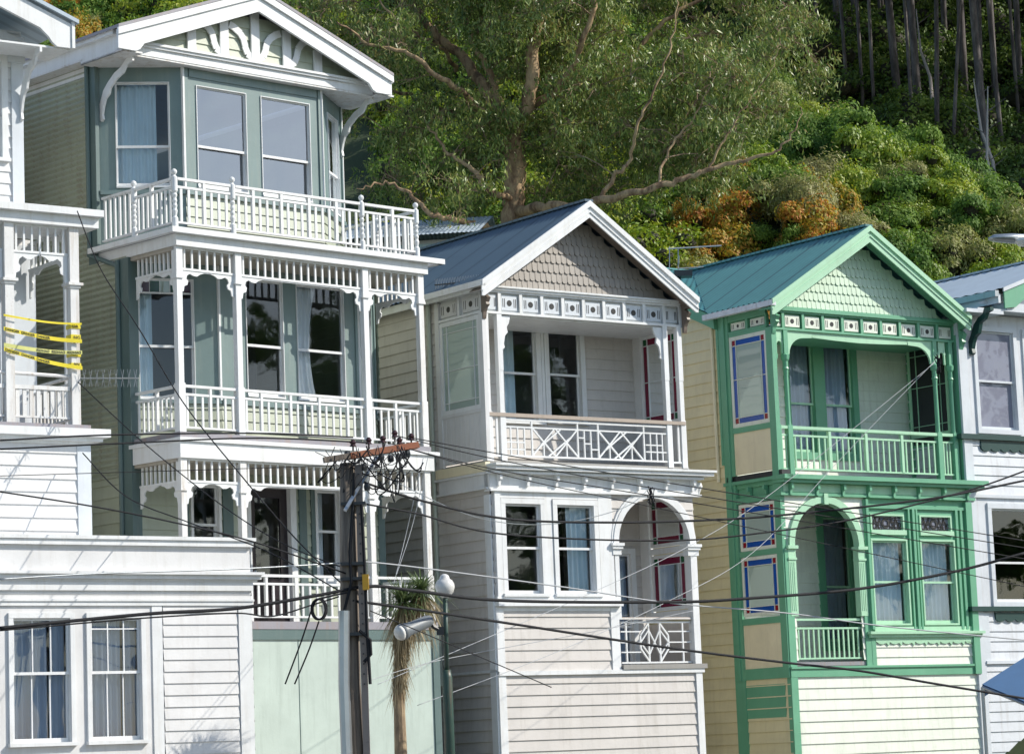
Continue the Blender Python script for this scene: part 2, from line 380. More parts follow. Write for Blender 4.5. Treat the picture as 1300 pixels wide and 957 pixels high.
def valance(par, fr, s0, s1, zt, zr, mat, n, drop=.27, sw=.03, name='fretwork_valance'):   # slats from the beam at zt to the rail at zr, scalloped brackets under it
    g = G(fr); g.box(s0, s1, -.03, .03, zt-.03, zt); g.box(s0, s1, -.025, .025, zr-.035, zr)
    for k in range(n):
        a = s0+(s1-s0)*(k+.5)/n; g.box(a-sw/2, a+sw/2, -.014, .014, zr, zt-.03)
    z = zr-.035; L = s1-s0; q = min(1, L/2/.46); q2 = drop/.40
    lp = [(s0+x*q, z-y*q2) for x, y in BR]; rp = [(s1-x*q, z-y*q2) for x, y in reversed(BR)]
    g.prism(lp+[(s0+.45*q, z)]+[(s0, z)], -.012, .012); g.prism([(s1, z), (s1-.45*q, z)]+rp, -.012, .0125)
    if L > 1: g.box(s0+.45*q, s1-.45*q, -.011, .011, z-.02*q2, z)
    return g.build(name, mat, par)
def dress_bracket(par, fr, s, zt, h, w, mat, sgn=1, name='eave_bracket', t=.04, z_b=None):
    # S-shaped console standing out from the wall: profile in (d,z)
    pts = [(0, 0), (0, -h), (.035, -h-.01), (.05, -h*.93), (.06, -h*.80), (.10, -h*.66), (.16, -h*.58), (.14, -h*.50), (.19, -h*.36), (.26*w, -h*.22), (w*.8, -h*.12), (w, -h*.08), (w, 0)]
    if w > .6: pts = [(w, 0), (w-.17, 0), (w*.66, -h*.13), (w*.46, -h*.20), (w*.26, -h*.34), (.12, -h*.46), (.06, -h*.60), (0, -h*.72), (0, -h), (.05, -h-.03), (.10, -h), (.08, -h*.90), (.115, -h*.76), (.17, -h*.63), (.27, -h*.56), (.30, -h*.46), (w*.52, -h*.32), (w*.72, -h*.25), (w*.82, -h*.12), (w, -h*.08)]
    g = G(fr); n = len(pts); A = [g.P(s-t/2, d, zt+z) for d, z in pts]; B = [g.P(s+t/2, d, zt+z) for d, z in pts]
    g.face(A); g.face(B[::-1])
    for k in range(n): g.face([A[k], B[k], B[(k+1) % n], A[(k+1) % n]])
    return g.build(name, mat, par)
def corr(g, P, v0, v1, lo, hi, pitch=.095, amp=.009, trap=False):   # P(v,t)->(s,d,z) on the slope; ribs run along t
    n = int((v1-v0)/pitch*4)+1; prev = None; a0 = Vector(P(v0, 0)); nrm = (Vector(P(v1, 0))-a0).cross(Vector(P(v0, 1))-a0).normalized()
    if nrm.z < 0: nrm = -nrm
    for k in range(n+1):
        v = v0+(v1-v0)*k/n; off = amp*math.sin(2*math.pi*k/4)
        A = Vector(P(v, lo(v)))+nrm*off; B = Vector(P(v, hi(v)))+nrm*off
        cur = (g.P(*A), g.P(*B))
        if prev: g.face([prev[0], cur[0], cur[1], prev[1]])
        prev = cur
def text(body, size, loc_fn, mat, parent, name='lettering', mirror=False):
    cu = bpy.data.curves.new(name, 'FONT'); cu.body = body; cu.size = size; cu.align_x = 'LEFT'; cu.offset = size*.02
    ob = bpy.data.objects.new(name, cu); me = bpy.data.meshes.new_from_object(ob); bpy.data.objects.remove(ob)
    me.materials.clear(); me.materials.append(mat)
    for v in me.vertices:
        x = -v.co.x if mirror else v.co.x
        v.co = loc_fn(x, v.co.y)
    o = bpy.data.objects.new(name, me); COL.objects.link(o); o.parent = parent; return o

# ------------------------------------------------------------ ground, terrain
def lerp(a, b, t): return a+(b-a)*t
def sstep(a, b, x): t = np.clip((x-a)/(b-a), 0, 1); return t*t*(3-2*t)
def terr(x, y):
    x = np.asarray(x, float); y = np.asarray(y, float)
    off = .45*np.clip(x, -25, 25)*0
    nearz = 6+.62*(y-58)+.5*np.sin(x*.45+1)*np.sin(y*.33)+.25*np.sin(x*1.1+y*.7)
    crest = np.minimum(24.5-1.15*(x-5.4), 34) ; crest = np.maximum(crest, 9.5)
    back = crest-.3*np.maximum(0, y-83)
    k = 1.2; h = np.clip(.5+.5*(back-nearz)/k, 0, 1); near = back*(1-h)+nearz*h-k*h*(1-h)
    far = 16+.60*(y-98)+.8*np.sin(x*.2)+.5*np.sin(x*.5+y*.21)
    far = np.where(x < 2, np.minimum(far, 60), far)
    z = np.maximum(near, far)
    return z*sstep(52, 58.5, y)
def height(x, y): return float(terr(x, y))
xs = np.concatenate([np.linspace(-400, -62, 14), np.arange(-60, 61, 1.25), np.linspace(63, 400, 14)]); ys = np.concatenate([np.linspace(-300, -10, 8), np.arange(-5, 160, 1.25), np.linspace(165, 700, 20)])
XX, YY = np.meshgrid(xs, ys); ZZ = terr(XX, YY); ZZ = np.where(YY > 170, np.minimum(ZZ, 16+.6*(170-98)+.25*(YY-170)), ZZ)
vv = np.stack([XX.ravel(), YY.ravel(), ZZ.ravel()], 1).tolist(); nx = len(xs)
ff = [(j*nx+i, j*nx+i+1, (j+1)*nx+i+1, (j+1)*nx+i) for j in range(len(ys)-1) for i in range(nx-1)]
me = bpy.data.meshes.new('hillside'); me.from_pydata(vv, [], ff); me.materials.append(EARTH); me.polygons.foreach_set('use_smooth', [True]*len(ff)); me.update()
o = bpy.data.objects.new('hillside', me); COL.objects.link(o); tag(o, kind='structure')
sp = at(618, 500, 47); st = R(36.4); SF = Fr((sp.x, sp.y, 0), (math.cos(st), math.sin(st)), (math.sin(st), -math.cos(st)))
g = G(SF); g.quad((-45, 8.5, .03), (60, 8.5, .03), (60, 2.5, .03), (-45, 2.5, .03)); 
g.quad((-45, 8.5, .004), (60, 8.5, .004), (60, 8.5, .03), (-45, 8.5, .03)); g.build('pavement', CONC, kind='structure')
g = G(SF).box(-45, 60, 8.5, 8.65, 0, .12); g.build('kerb', CONC, kind='structure')
g = G(SF); g.quad((-45, 17, .008), (60, 17, .008), (60, 8.65, .008), (-45, 8.65, .008)); g.build('road', ASPH, kind='structure')

def shell(par, u0, u1, v0, v1, zs, doorv=3.2):     # floors and a cross wall inside, so that the rooms behind the glass are dark and closed
    g = G(front(0))
    for z in zs: g.box(u0+.05, u1-.05, -v1, -v0-.25, z-.12, z)
    g.box(u0+.05, u1-.05, -v0-doorv-.1, -v0-doorv, .2, zs[-1]); g.build('interior_wall', PLAST, par)

# ============================================================ tall grey-green house with three decks
T = house('timber_house', 'tall narrow grey green timber house with three white balconies stacked on its front', 226, 430, 42.8, 43.5)
U1 = 5.1; UC = 2.52
lf = left(0)
def Th(a, b, z0, z1): return (a, b, z0, z1)
# side walls
CP = [(0, .019), (.14, .036), (.36, .036), (.5, .019), (.64, .001), (.86, .001), (1, .019)]
g = G(lf); g.wall(1.25, 9.5, 6.3, 9.75, pitch=.095, prof=CP); g.wall(2.05, 9.5, 9.75, 13.12, pitch=.095, prof=CP)
g.build('side_wall', CORR, T, label='sage green corrugated iron side wall')
g = G(lf).wall(1.25, 9.5, 0, 6.3, pitch=.2); g.at(right(U1)).wall(1.25, 9.5, 0, 9.75, pitch=.2); g.wall(2.05, 9.5, 9.75, 13.12, pitch=.2)
g.at(front(9.5)).wall(0, U1, 0, 13.1, pitch=.2); g.build('wall', SAGE, T)
g = G(lf); g.box(1.19, 1.52, -.02, .05, 0, 9.72); g.box(2.0, 2.24, -.02, .05, 9.75, 13.0); g.tube([(2.18, .075, 13.1), (2.18, .075, 10.0)], .04, 8); g.tube([(1.44, .075, 9.7), (1.44, .075, 3.0)], .04, 8); g.tube([(2.18, .075, 10), (2.18, .09, 9.9), (1.44, .09, 9.62), (1.44, .075, 9.4)], .04, 8)
g.at(front(1.25)); g.box(0, .15, -.02, .03, 3.95, 9.7); g.box(U1-.14, U1, -.02, .03, 3.95, 6.45); g.build('corner_board', TEAL, T)
# top storey bay
bays = [facet(.04, 2.03, 1.15, 1.25), facet(1.15, 1.25, 4.0, 1.25), facet(4.0, 1.25, 5.08, 2.03)]
Ls = [math.hypot(1.11, .78), 2.85, math.hypot(1.08, .78)]
wa = (.26, 1.13, 11.0, 12.70); wb = (.24, 1.26, 11.02, 12.68); wc = (1.56, 2.60, 11.02, 12.68); wd = (.38, 1.10, 11.0, 12.66)
g = G(bays[0]); g.wall(0, Ls[0], 10, 12.96, [wa], pitch=5, lap=0)
g.at(bays[1]).wall(0, Ls[1], 10.92, 12.96, [wb, wc], pitch=5, lap=0); g.at(bays[2]).wall(0, Ls[2], 10.92, 12.96, [wd], pitch=5, lap=0)
for f, L in zip(bays, Ls): g.at(f).box(.004, L-.004, 0, .06, 10.86, 10.93)
for f, L in zip(bays[1:], Ls[1:]): g.at(f); g.box(.0, .07, 0, .025, 10.94, 12.94); g.box(L-.07, L, 0, .025, 10.94, 12.94)
g.at(bays[1]).box(.10, Ls[1]-.10, 0, .02, 12.80, 12.94)
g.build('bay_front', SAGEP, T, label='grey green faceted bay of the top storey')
g = G(bays[1]).wall(0, Ls[1], 10, 10.86, pitch=.17); g.at(bays[2]).wall(0, Ls[2], 10, 10.86, pitch=.17); g.build('bay_apron', SAGE, T)
g = G(bays[1]); g.box(-.035, .0, -.02, .03, 10.93, 12.95); g.at(bays[2]).box(-.03, .01, -.0, .035, 10.93, 12.95); g.box(Ls[2]-.02, Ls[2]+.03, -.02, .03, 10.93, 12.95); g.build('corner_bead', W, T)
window(T, bays[0], *wa, curt=[(0, .75, CURB)], arch=0, mid=.38, glass=GLASS, seed=3, sill=False)
window(T, bays[1], *wb, arch=0, mid=.40, glass=GLASSM, seed=4, sill=False)
window(T, bays[1], *wc, arch=0, mid=.40, glass=GLASSM, seed=5, sill=False)
window(T, bays[2], *wd, arch=0, mid=.40, curt=[(0, 1, CURW)], seed=6, sill=False)
# second storey bay
b2 = [facet(.06, 1.3, 1.42, .8), facet(1.42, .8, 4.28, .8), facet(4.28, .8, 5.06, 1.3)]
L2 = [math.hypot(1.36, .5), 2.86, math.hypot(.78, .5)]
va = (.12, 1.03, 7.5, 9.42); vb = (.52, 1.28, 7.62, 9.5); vc = (1.56, 2.56, 7.62, 9.5); vd = (.22, .70, 7.5, 9.42)
g = G()
for f, L, hs in zip(b2, L2, ([va], [vb, vc], [vd])): g.at(f).wall(0, L, 7.5, 9.7, hs, pitch=5, lap=0); g.box(.004, L-.004, 0, .05, 7.44, 7.5)
for f, L in zip(b2[1:], L2[1:]): g.at(f); g.box(0, .07, 0, .025, 7.51, 9.6); g.box(L-.07, L, 0, .025, 7.51, 9.6)
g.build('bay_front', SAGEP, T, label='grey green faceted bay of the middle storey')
g = G()
for f, L in zip(b2, L2): g.at(f).wall(0, L, 6.85, 7.44, pitch=.17)
g.build('bay_apron', SAGE, T)
g = G(b2[1]); g.box(-.035, 0, -.02, .03, 7.5, 9.65); g.at(b2[2]).box(-.03, .01, 0, .035, 7.5, 9.65); g.build('corner_bead', W, T)
w = window(T, b2[0], *va, curt=[(0, .28, CURB), (.72, .8, CURW)], arch=0, mid=.44, seed=8, sill=False)
for k, m in enumerate((DMAR, DGRG, FROST, DGRG, DMAR)):
    g = G(b2[0]); x = va[0]+.04+.166*k; g.box(x, x+.158, -.036, -.028, 9.21, 9.385); g.build('stained_glass', m, w)
g = G(b2[0]); g.box(.155, .995, -.05, -.02, 9.18, 9.207); [g.box(.155+.166*k-.006, .155+.166*k+.004, -.05, -.022, 9.207, 9.385) for k in range(1, 5)]; g.build('glazing_bar', W, w)
window(T, b2[1], *vb, arch=0, mid=.43, seed=9, sill=False, glass=GLASS)
window(T, b2[1], *vc, arch=0, mid=.43, curt=[(0, .55, CURW, .55)], seed=10, sill=False)
window(T, b2[2], *vd, arch=0, mid=.43, seed=11, sill=False, curt=[(.0, .3, CURW)])
# first storey wall
da = (1.14, 1.64, 4.95, 6.2); dd = (2.27, 3.08, 3.98, 6.2); db = (3.66, 4.12, 4.72, 6.2)
g = G(front(1.25)).wall(0, U1, 3.95, 6.45, [da, dd, db], pitch=.19); g.build('front_wall', SAGE, T)
g = G(front(1.25))
for a, b in ((.92, 1.05), (1.72, 1.92), (3.27, 3.42), (3.52, 3.60), (4.2, 4.34)): g.box(a, b, .0, .04, 4.6 if a > 3.3 or a < 2 else 3.98, 6.3)
g.build('facing_board', TEAL, T)
window(T, front(1.25), *da, arch=.05, mid=.5, seed=12)
window(T, front(1.25), *db, arch=.05, mid=.55, seed=13, curt=[(0, .5, CURW)])
g = G(front(1.25)); g.box(2.19, 2.27, -.1, .05, 3.98, 6.28); g.box(3.08, 3.2, -.1, .05, 3.98, 6.28); g.box(2.27, 3.08, -.1, .05, 6.2, 6.28); dr = g.build('door', W, T)
g = G(front(1.25)); g.box(2.27, 3.08, -.09, -.05, 3.98, 4.75); g.box(2.27, 2.42, -.09, -.05, 4.75, 6.2); g.box(2.93, 3.08, -.09, -.05, 4.75, 6.2); g.box(2.42, 2.93, -.09, -.05, 6.05, 6.2)
for z in (4.1, 4.42): g.box(2.40, 2.64, -.05, -.035, z, z+.24); g.box(2.70, 2.94, -.05, -.035, z, z+.24)
g.build('door_leaf', DOOR, dr); g = G(front(1.25)); g.quad((2.42, -.07, 4.75), (2.93, -.07, 4.75), (2.93, -.07, 6.05), (2.42, -.07, 6.05)); g.build('pane', GLASS, dr)
g = G(front(1.25)); g.lathe(2.36, -.0, [(.0, 4.82), (.02, 4.83), (.028, 4.85), (.02, 4.87), (0, 4.88)], 8); g.build('handle', GALV, dr)
# decks, beams, gutters, ceilings
g = G(front(0)); g.box(-.03, 5.12, -1.25, .04, 6.45, 6.70); g.box(-.06, 5.22, -1.25, .08, 6.70, 6.76)
g.box(-.03, 5.12, -2.0, .05, 9.72, 9.90); g.build('deck_fascia', W, T)
g = G(front(0)); g.box(.0, 5.1, -1.4, .0, 6.762, 6.85); g.box(.02, 5.08, -2.0, .0, 9.9, 10.02); g.box(1.0, 5.1, -1.3, .02, 3.86, 3.98); g.build('deck_floor', RRUST, T)
g = G(front(0)); g.box(-.17, 5.42, .05, .15, 9.90, 9.985); g.box(-.10, 5.40, .05, .075, 9.985, 10.0); g.at(left(0)); g.box(-.149, 2.12, .06, .16, 9.901, 9.986); g.at(right(5.12)); g.box(-.149, 1.9, .18, .28, 9.9, 9.985); g.build('gutter', W, T)
g = G(front(0)); g.box(.0, 5.08, -1.2, -.06, 6.40, 6.448); g.box(0, 5.08, -1.2, -.06, 9.66, 9.718); g.build('porch_ceiling', paint('dingy_ceiling_paint', (.40, .36, .30), amount=.3), T)
PO = [.06, 1.20, 3.80, 5.0]
for z0, z1, n0 in ((3.98, 6.45, 0), (6.85, 9.72, 0)):
    for i, u in enumerate(PO):
        g = G(front(.06)); g.box(u-.06, u+.06, -.06, .06, z1-.42, z1); g.box(u-.05, u+.05, -.05, .05, z0+.75, z1-.42); g.box(u-.062, u+.062, -.062, .062, z0, z0+.75)
        g.box(u-.075, u+.075, -.075, .075, z1-.50, z1-.46); g.box(u-.068, u+.068, -.068, .068, z1-.46, z1-.42)
        g.build('post', WW if (z0 < 4 or i == 3) else W, T, label='rust streaked white post at the lowest porch corner' if (z0 < 4 and i == 0) else None)
    zr = z1-.33
    for a, b, n in ((PO[0]+.06, PO[1]-.06, 7), (PO[1]+.06, PO[2]-.06, 17), (PO[2]+.06, PO[3]-.06, 7)): valance(T, front(.06), a, b, z1, zr, W, n, drop=.34 if n < 10 else .36)
    valance(T, left(.06), .12, 1.12, z1, zr, W, 9, drop=.32); valance(T, right(5.0), .12, 1.15, z1, zr, W, 9, drop=.32)
    rt = z0+.73
    for a, b, n, k in ((PO[0]+.06, PO[1]-.06, 7, 7), (PO[1]+.06, PO[2]-.06, 17, 4), (PO[2]+.06, PO[3]-.06, 7, 7)): balustrade(T, front(.06), a, b, z0+.02, rt, W, n, riser=k)
    balustrade(T, left(.06), .12, 1.18, z0+.02, rt, W, 9, riser=9); balustrade(T, right(5.0), .12, 1.18, z0+.02, rt, W, 9, riser=9)
TP = [(.05, 0), (.05, .14), (.028, .17), (.034, .2), (.045, .25), (.03, .29), (.042, .33), (.028, .37), (.04, .41), (.028, .45), (.045, .50), (.03, .53), (.05, .56), (.05, .78), (.03, .80), (.022, .815), (.042, .84), (.048, .865), (.04, .89), (.015, .91), (0, .915)]
for u, d in ((.03, 0), (1.15, 0), (3.80, 0), (4.98, 0), (.03, -1.06), (4.98, -1.0)):
    g = G(front(.05)); g.lathe(u, d, [(r, z+10.02) for r, z in TP], 12); g.build('turned_post', W, T, smooth=False)
for a, b, n, k in ((.08, 1.10, 7, 7), (1.20, 3.75, 18, 4), (3.85, 4.93, 8, 8)): balustrade(T, front(.05), a, b, 10.04, 10.80, W, n, riser=k, sub=.13, sw=.042)
balustrade(T, left(.03), .10, 1.06, 10.04, 10.80, W, 8, riser=8, sw=.042); balustrade(T, left(.03), 1.16, 1.95, 10.04, 10.80, W, 6, sub=0, sw=.042)
balustrade(T, right(4.98), .10, 1.0, 10.04, 10.80, W, 8, riser=8, sw=.042); balustrade(T, right(4.98), 1.1, 1.95, 10.04, 10.80, W, 6, sub=0, sw=.042)
# base
g = G(front(.02)); g.box(-.02, 5.1, -.1, .0, 0, 3.74); g.build('base_wall', paint('pale_sage_panel', (.46, .54, .49), amount=.35, dirt=(.3, .36, .32)), T, label='pale sage flat panelled garage wall under the porch')
g = G(front(.02)); g.box(.9, 5.12, 0, .03, 3.70, 3.86); g.box(4.98, 5.12, 0, .025, 0, 3.70)
for u in (2.2, 3.4): g.box(u-.006, u+.006, 0, .006, 0, 3.7)
g.build('base_trim', TEAL, T)
# gable and roof
zt = lambda u: 14.34-.365*abs(u-UC)
g = G(front(1.12)).wall(-.1, 5.2, 13.14, 14.2, pitch=.2, top=lambda z: (UC-(14.05-z)/.365, UC+(14.05-z)/.365)); g.build('gable_wall', SAGE, T)
FB = Fr((-.11, .85, -.05), (1, 0), (0, -1))
gt = G(FB)
for sg in (-1, 1):
    e = UC+sg*2.82
    gt.prism([(UC, 14.33), (e, 14.33-.365*2.82), (e, 13.0), (e-sg*.34, 13.0), (e-sg*.42, 13.04), (e-sg*.50, 13.14), (UC, 14.02)] if sg > 0 else [(UC, 14.02), (e-sg*.50, 13.14), (e-sg*.42, 13.04), (e-sg*.34, 13.0), (e, 13.0), (e, 14.33-.365*2.82), (UC, 14.33)], -.03, .02)
    gt.prism([(UC, 14.36), (e+sg*.02, 14.36-.365*2.84), (e+sg*.02, 14.25-.365*2.84), (UC, 14.25)][::sg], .02, .06)
gt.build('bargeboard', W, T)
gt = G(front(1.12))
for k, u in enumerate((1.20, 1.86, 2.50, 3.16, 3.82)):
    h = zt(u)-.30; gt.box(u-.085, u+.085, .024, .06, 13.18, h)
def curve(g, u, sg):
    pts = [(0, 13.24), (.10, 13.30), (.15, 13.42), (.17, 13.52), (.24, 13.62), (.36, 13.70), (.46, 13.74)]
    for (a, b), (c, d) in zip(pts, pts[1:]): g.bar((u+sg*(a+.06), b), (u+sg*(c+.06)+sg*.01, d), .12, .028, .027+.001*pts.index((a, b)))
curve(gt, 2.50, -1); curve(gt, 2.50, 1); curve(gt, 1.86, -1); curve(gt, 3.16, 1)
gt.build('gable_ornament', W, T)
g = G(front(1.12)); g.box(.05, 5.0, -.02, .06, 12.97, 13.10); g.box(.0, 5.05, -.02, .10, 13.10, 13.14); g.box(-.02, 5.07, -.02, .13, 13.141, 13.18); g.build('gable_cornice', W, T)
g = G(front(1.0)); g.box(-.28, 5.33, -1.05, -.07, 12.94, 12.968); g.box(-.30, .10, -.07, .10, 12.94, 12.968); g.box(5.0, 5.33, -.07, .10, 12.94, 12.968); g.at(left(0)).box(2.0, 9.6, -.0, .28, 13.0, 13.03); g.build('soffit', WW, T)
g = G(FB); z0 = 14.36-.365*2.84
g.prism([(UC-2.84, z0), (UC, 14.37), (UC+2.84, z0), (UC+2.84, z0+.05), (UC, 14.42), (UC-2.84, z0+.05)][::-1], -8.7, .065); g.build('roof', RRUST, T)
g = G(left(-.28)); g.box(.9, 2.05, -.02, .0, 12.94, 13.28); g.box(2.05, 9.6, -.02, .0, 13.03, 13.28); g.box(1.02, 9.6, .0, .10, 13.22, 13.31); g.at(right(5.33)); g.box(1.03, 9.6, -.02, 0, 13.03, 13.28); g.box(1.02, 9.6, 0, .1, 13.22, 13.31)
g.at(left(0)).box(2.12, 9.5, .0, .03, 12.84, 13.0); g.build('gutter', W, T)
dress_bracket(T, front(2.03), .07, 12.94, .86, .92, W); dress_bracket(T, front(2.03), 5.04, 12.94, .86, .92, W)
shell(T, 0, U1, 1.3, 9.5, (3.95, 6.8, 9.85))

# ============================================================ left house, cut by the frame, with its lower front extension
A = house('timber_house', 'white timber house at the left edge of the photo with its balcony taped off', 104, 430, 41.6, 36)
g = G(front(1.0)).wall(-6, -.45, 9.9, 13.0, [(-1.35, -.78, 11.0, 12.5)], pitch=.18); g.at(front(1.6)).wall(-6, .0, 6.7, 9.9, [(-3, -.75, 6.85, 9.3)], pitch=.18)
g.at(front(0)).wall(-6, .1, 3, 6.6, pitch=.19); g.at(right(0)).wall(1.6, 9, 0, 9.9, pitch=.19); g.at(right(.1)).wall(0, 1.6, 0, 6.7, pitch=.19); g.at(right(-.45)).wall(1, 9, 9.9, 13.0, pitch=.19); g.build('wall', WB, A)
g = G(front(1.0)); g.box(-.62, -.43, 0, .04, 9.95, 12.65); g.box(-.68, -.40, .0, .06, 12.5, 12.9); g.at(front(0)); g.box(-.12, .10, 0, .03, 3, 6.56); g.at(front(1.6)); g.box(-.62, .02, .0, .06, 6.85, 9.8); g.box(-.60, -.42, .06, .1, 6.85, 9.8)
g.box(-.75, -.62, 0, .045, 6.85, 9.8); g.build('corner_board', BLW, A)
window(A, front(1.0), -1.35, -.78, 11.0, 12.5, mid=.45, seed=21, arch=.1)
window(A, front(1.6), -2.1, -.95, 7.0, 9.2, mid=.5, seed=22, curt=[(0, 1, CURW)], arch=.1)
g = G(front(-.06)); g.box(-6, .28, -1.2, -.0, 9.82, 9.98); g.box(-6, .32, 0, .1, 9.98, 10.08); g.box(-6, .06, -1.6, -.06, 10.08, 10.12); g.at(right(.2)); g.box(-.1, 1.6, 0, .11, 9.979, 10.079); g.build('gutter', W, A)
g = G(front(0)); g.box(-6, .26, -1.6, .12, 6.60, 6.66); g.box(-6, .35, -1.6, .2, 6.66, 6.78); g.box(-6, .15, -1.6, .05, 6.56, 6.60); g.build('deck_fascia', W, A)
g = G(front(0)); g.box(-6, .1, -1.6, .05, 6.78, 6.85); g.build('deck_floor', RRUST, A)
for u in (-.10, -1.16, -3.4):
    g = G(front(.08)); g.box(u-.075, u+.075, -.075, .075, 8.98, 9.82); g.box(u-.07, u+.07, -.07, .07, 6.85, 8.9); g.box(u-.12, u+.12, -.12, .12, 8.94, 8.98); g.box(u-.09, u+.09, -.09, .09, 8.9, 8.94); g.build('post', WW, A)
valance(A, front(.08), -1.08, -.18, 9.82, 9.42, W, 7, drop=.42); valance(A, front(.08), -3.32, -1.24, 9.82, 9.42, W, 15, drop=.42); valance(A, right(-.1), .16, 1.5, 9.82, 9.42, W, 9, drop=.42)
balustrade(A, front(.08), -1.08, -.18, 6.90, 7.42, WW, 8, sub=0, toph=.06, sw=.06); balustrade(A, front(.08), -3.32, -1.24, 6.90, 7.42, WW, 16, sub=0, toph=.06, sw=.06); balustrade(A, right(-.1), .16, 1.5, 6.90, 7.60, WW, 11, sub=.1, sw=.05)
g = G(front(.08)); g.tube([(-3.3, .0, 7.62), (-.15, .0, 7.58)], .028, 8); g.build('handrail', WW, A)
g = G(front(0)); g.tube([(.02, -.55, 9.8), (.02, -.55, 6.85)], .035, 8); g.build('downpipe', BLW, A)
g = G(front(.25)); zA = lambda u: 13.28-.38*u
g.prism([(-6, 13.02+.38*5.9), (.05, 12.98), (.05, 12.62), (-.22, 12.62), (-.30, 12.68), (-.36, 12.76), (-.5, 12.88), (-6, 12.88+.38*5.5)], -.02, .04); g.box(.02, .07, .04, .06, 12.62, 13.03); g.build('bargeboard', W, A)
g = G(front(.25)); g.prism([(-6, 13.06+.38*5.9), (.12, 13.0), (.12, 13.06), (-6, 13.12+.38*5.9)][::-1], -8.6, .1); g.build('roof', RPALE, A)
g = G(front(.25)); g.box(-6, .02, -.75, -.02, 12.60, 12.63); g.box(-6, -.4, -.7, -.5, 12.63, 12.75); g.build('soffit', W, A)
g = G(front(.9)).wall(-6, -.3, 12.63, 16, pitch=.18, top=lambda z: (-6, -.1-(z-12.7)/.38)); g.build('gable_wall', WB, A)
dress_bracket(A, front(1.0), -.47, 12.60, .98, .74, W)
shell(A, -6, 0, 1.7, 9, (3.9, 6.8, 9.85))
# shop-like front extension
g = G(front(-2.0)); wins = [(-2.16, -1.30, 2.2, 3.89), (-.98, -.20, 2.2, 3.89)]
X = g
g.wall(.16, 1.36, 0, 4.08, pitch=.165, lap=.02); g.wall(-7, .16, 0, 4.1, wins, pitch=9, lap=0); g.wall(1.36, 1.6, 0, 4.1, pitch=9, lap=0)
g.wall(-7, 1.6, 4.1, 5.0, pitch=.32, lap=.012, base=4.54); g.at(right(1.6)).wall(-2.0, 0, 0, 5.0, pitch=.2)
g.build('extension_wall', WB, A, label='long low white front extension with a flat parapet')
g = G(front(-2.0)); g.box(-7, 1.66, -.15, .10, 4.98, 5.03); g.box(-7, 1.63, 0, .07, 4.90, 4.98); g.box(-7, 1.62, 0, .05, 4.27, 4.40); g.box(-7, 1.72, 0, .12, 4.43, 4.49); g.box(-7, 1.75, .0, .17, 4.49, 4.53); g.box(-7, 1.68, 0, .07, 4.40, 4.43)
g.box(-7, 1.62, 0, .035, 4.06, 4.12); g.box(-7, 1.63, 0, .055, 4.12, 4.15); g.box(1.38, 1.6, 0, .025, 0, 4.06); g.box(-.02, .14, .0, .02, 0, 4.06); g.box(-7, 1.6, -2.0, -.15, 4.96, 5.0); g.build('parapet_moulding', W, A)
for k, w4 in enumerate(wins):
    a, b = w4[:2]; window(A, front(-2.0), *w4, mid=.555, arch=.07, glazing=[('v', a+(b-a)*.36), ('v', a+(b-a)*.68)]+([('h', 3.74)] if k else []), curt=[(0, .7, CURG), (.75, 1, CURG)], seed=30+k)
shell(A, -7, 1.6, -1.9, 0, (2.0, 4.5), 1.2)

# ============================================================ shared pieces of the two gabled houses
def shingles(par, fr, uc, zb, half, slope, mat, name='shingled_gable', h=.17, w=.115):
    g = G(fr); g.prism([(uc-half, zb), (uc+half, zb), (uc, zb+half*slope)], -.06, -.02)
    rr = random.Random(3); k = 0; z = zb-.02
    while z < zb+half*slope-.08:
        hw = half-(z-zb)/slope; n = int(2*hw/w)+2; off = (k % 2)*w/2
        for i in range(-n//2-1, n//2+2):
            a = uc+i*w+off; lim = half-(z+h*.75-zb)/slope
            if a < uc-lim or a+w > uc+lim: 
                lo, hi = max(a, uc-lim), min(a+w, uc+lim)
                if hi-lo < .02: continue
            else: lo, hi = a, a+w
            lo += .003; hi -= .003; m = (lo+hi)/2; j = rr.uniform(-.006, .006); d = .012+rr.uniform(0, .004)
            q = [(lo, z+.04+j), (lo+(m-lo)*.35, z+.01+j), (m, z+j), (hi-(hi-m)*.35, z+.01+j), (hi, z+.04+j)]
            B = [g.P(x, d, y) for x, y in q]+[g.P(hi, -.01, z+h+.05), g.P(lo, -.01, z+h+.05)]; A = [g.P(x, -.015, y) for x, y in q]
            g.face(B)
            for t in range(4): g.face([A[t], A[t+1], B[t+1], B[t]])
        z += h; k += 1
    return g.build(name, mat, par)
def frieze(par, fr, s0, s1, z0, z1, n, rail, plate, hole=True):
    g = G(fr); g.box(s0, s1, -.04, .035, z1-.035, z1); g.box(s0, s1, -.04, .035, z0, z0+.04); g.box(s0, s1, -.05, -.03, z0+.04, z1-.035)
    L = (s1-s0)/n
    for k in range(n+1):
        a = s0+L*k; g.box(max(s0, a-.03), min(s1, a+.03), -.03, .03, z0+.04, z1-.035)
    f = g.build('frieze_frame', rail, par)
    p = G(fr); h = G(fr)
    for k in range(n):
        a = s0+L*(k+.5); zm = (z0+z1)/2; hh = (z1-z0-.075)*.38
        p.box(a-L*.36, a+L*.36, -.03, .0, zm-hh, zm+hh); hole and h.disc(a, zm, hh*.42, 0, .004)
        for dx in (-.30, -.22, .22, .30): h.box(a+L*dx-.006, a+L*dx+.006, 0, .003, zm-hh*.6, zm+hh*.6)
    p.build('frieze_panel', plate, f); h.build('frieze_cutout', INK, f)
    return f
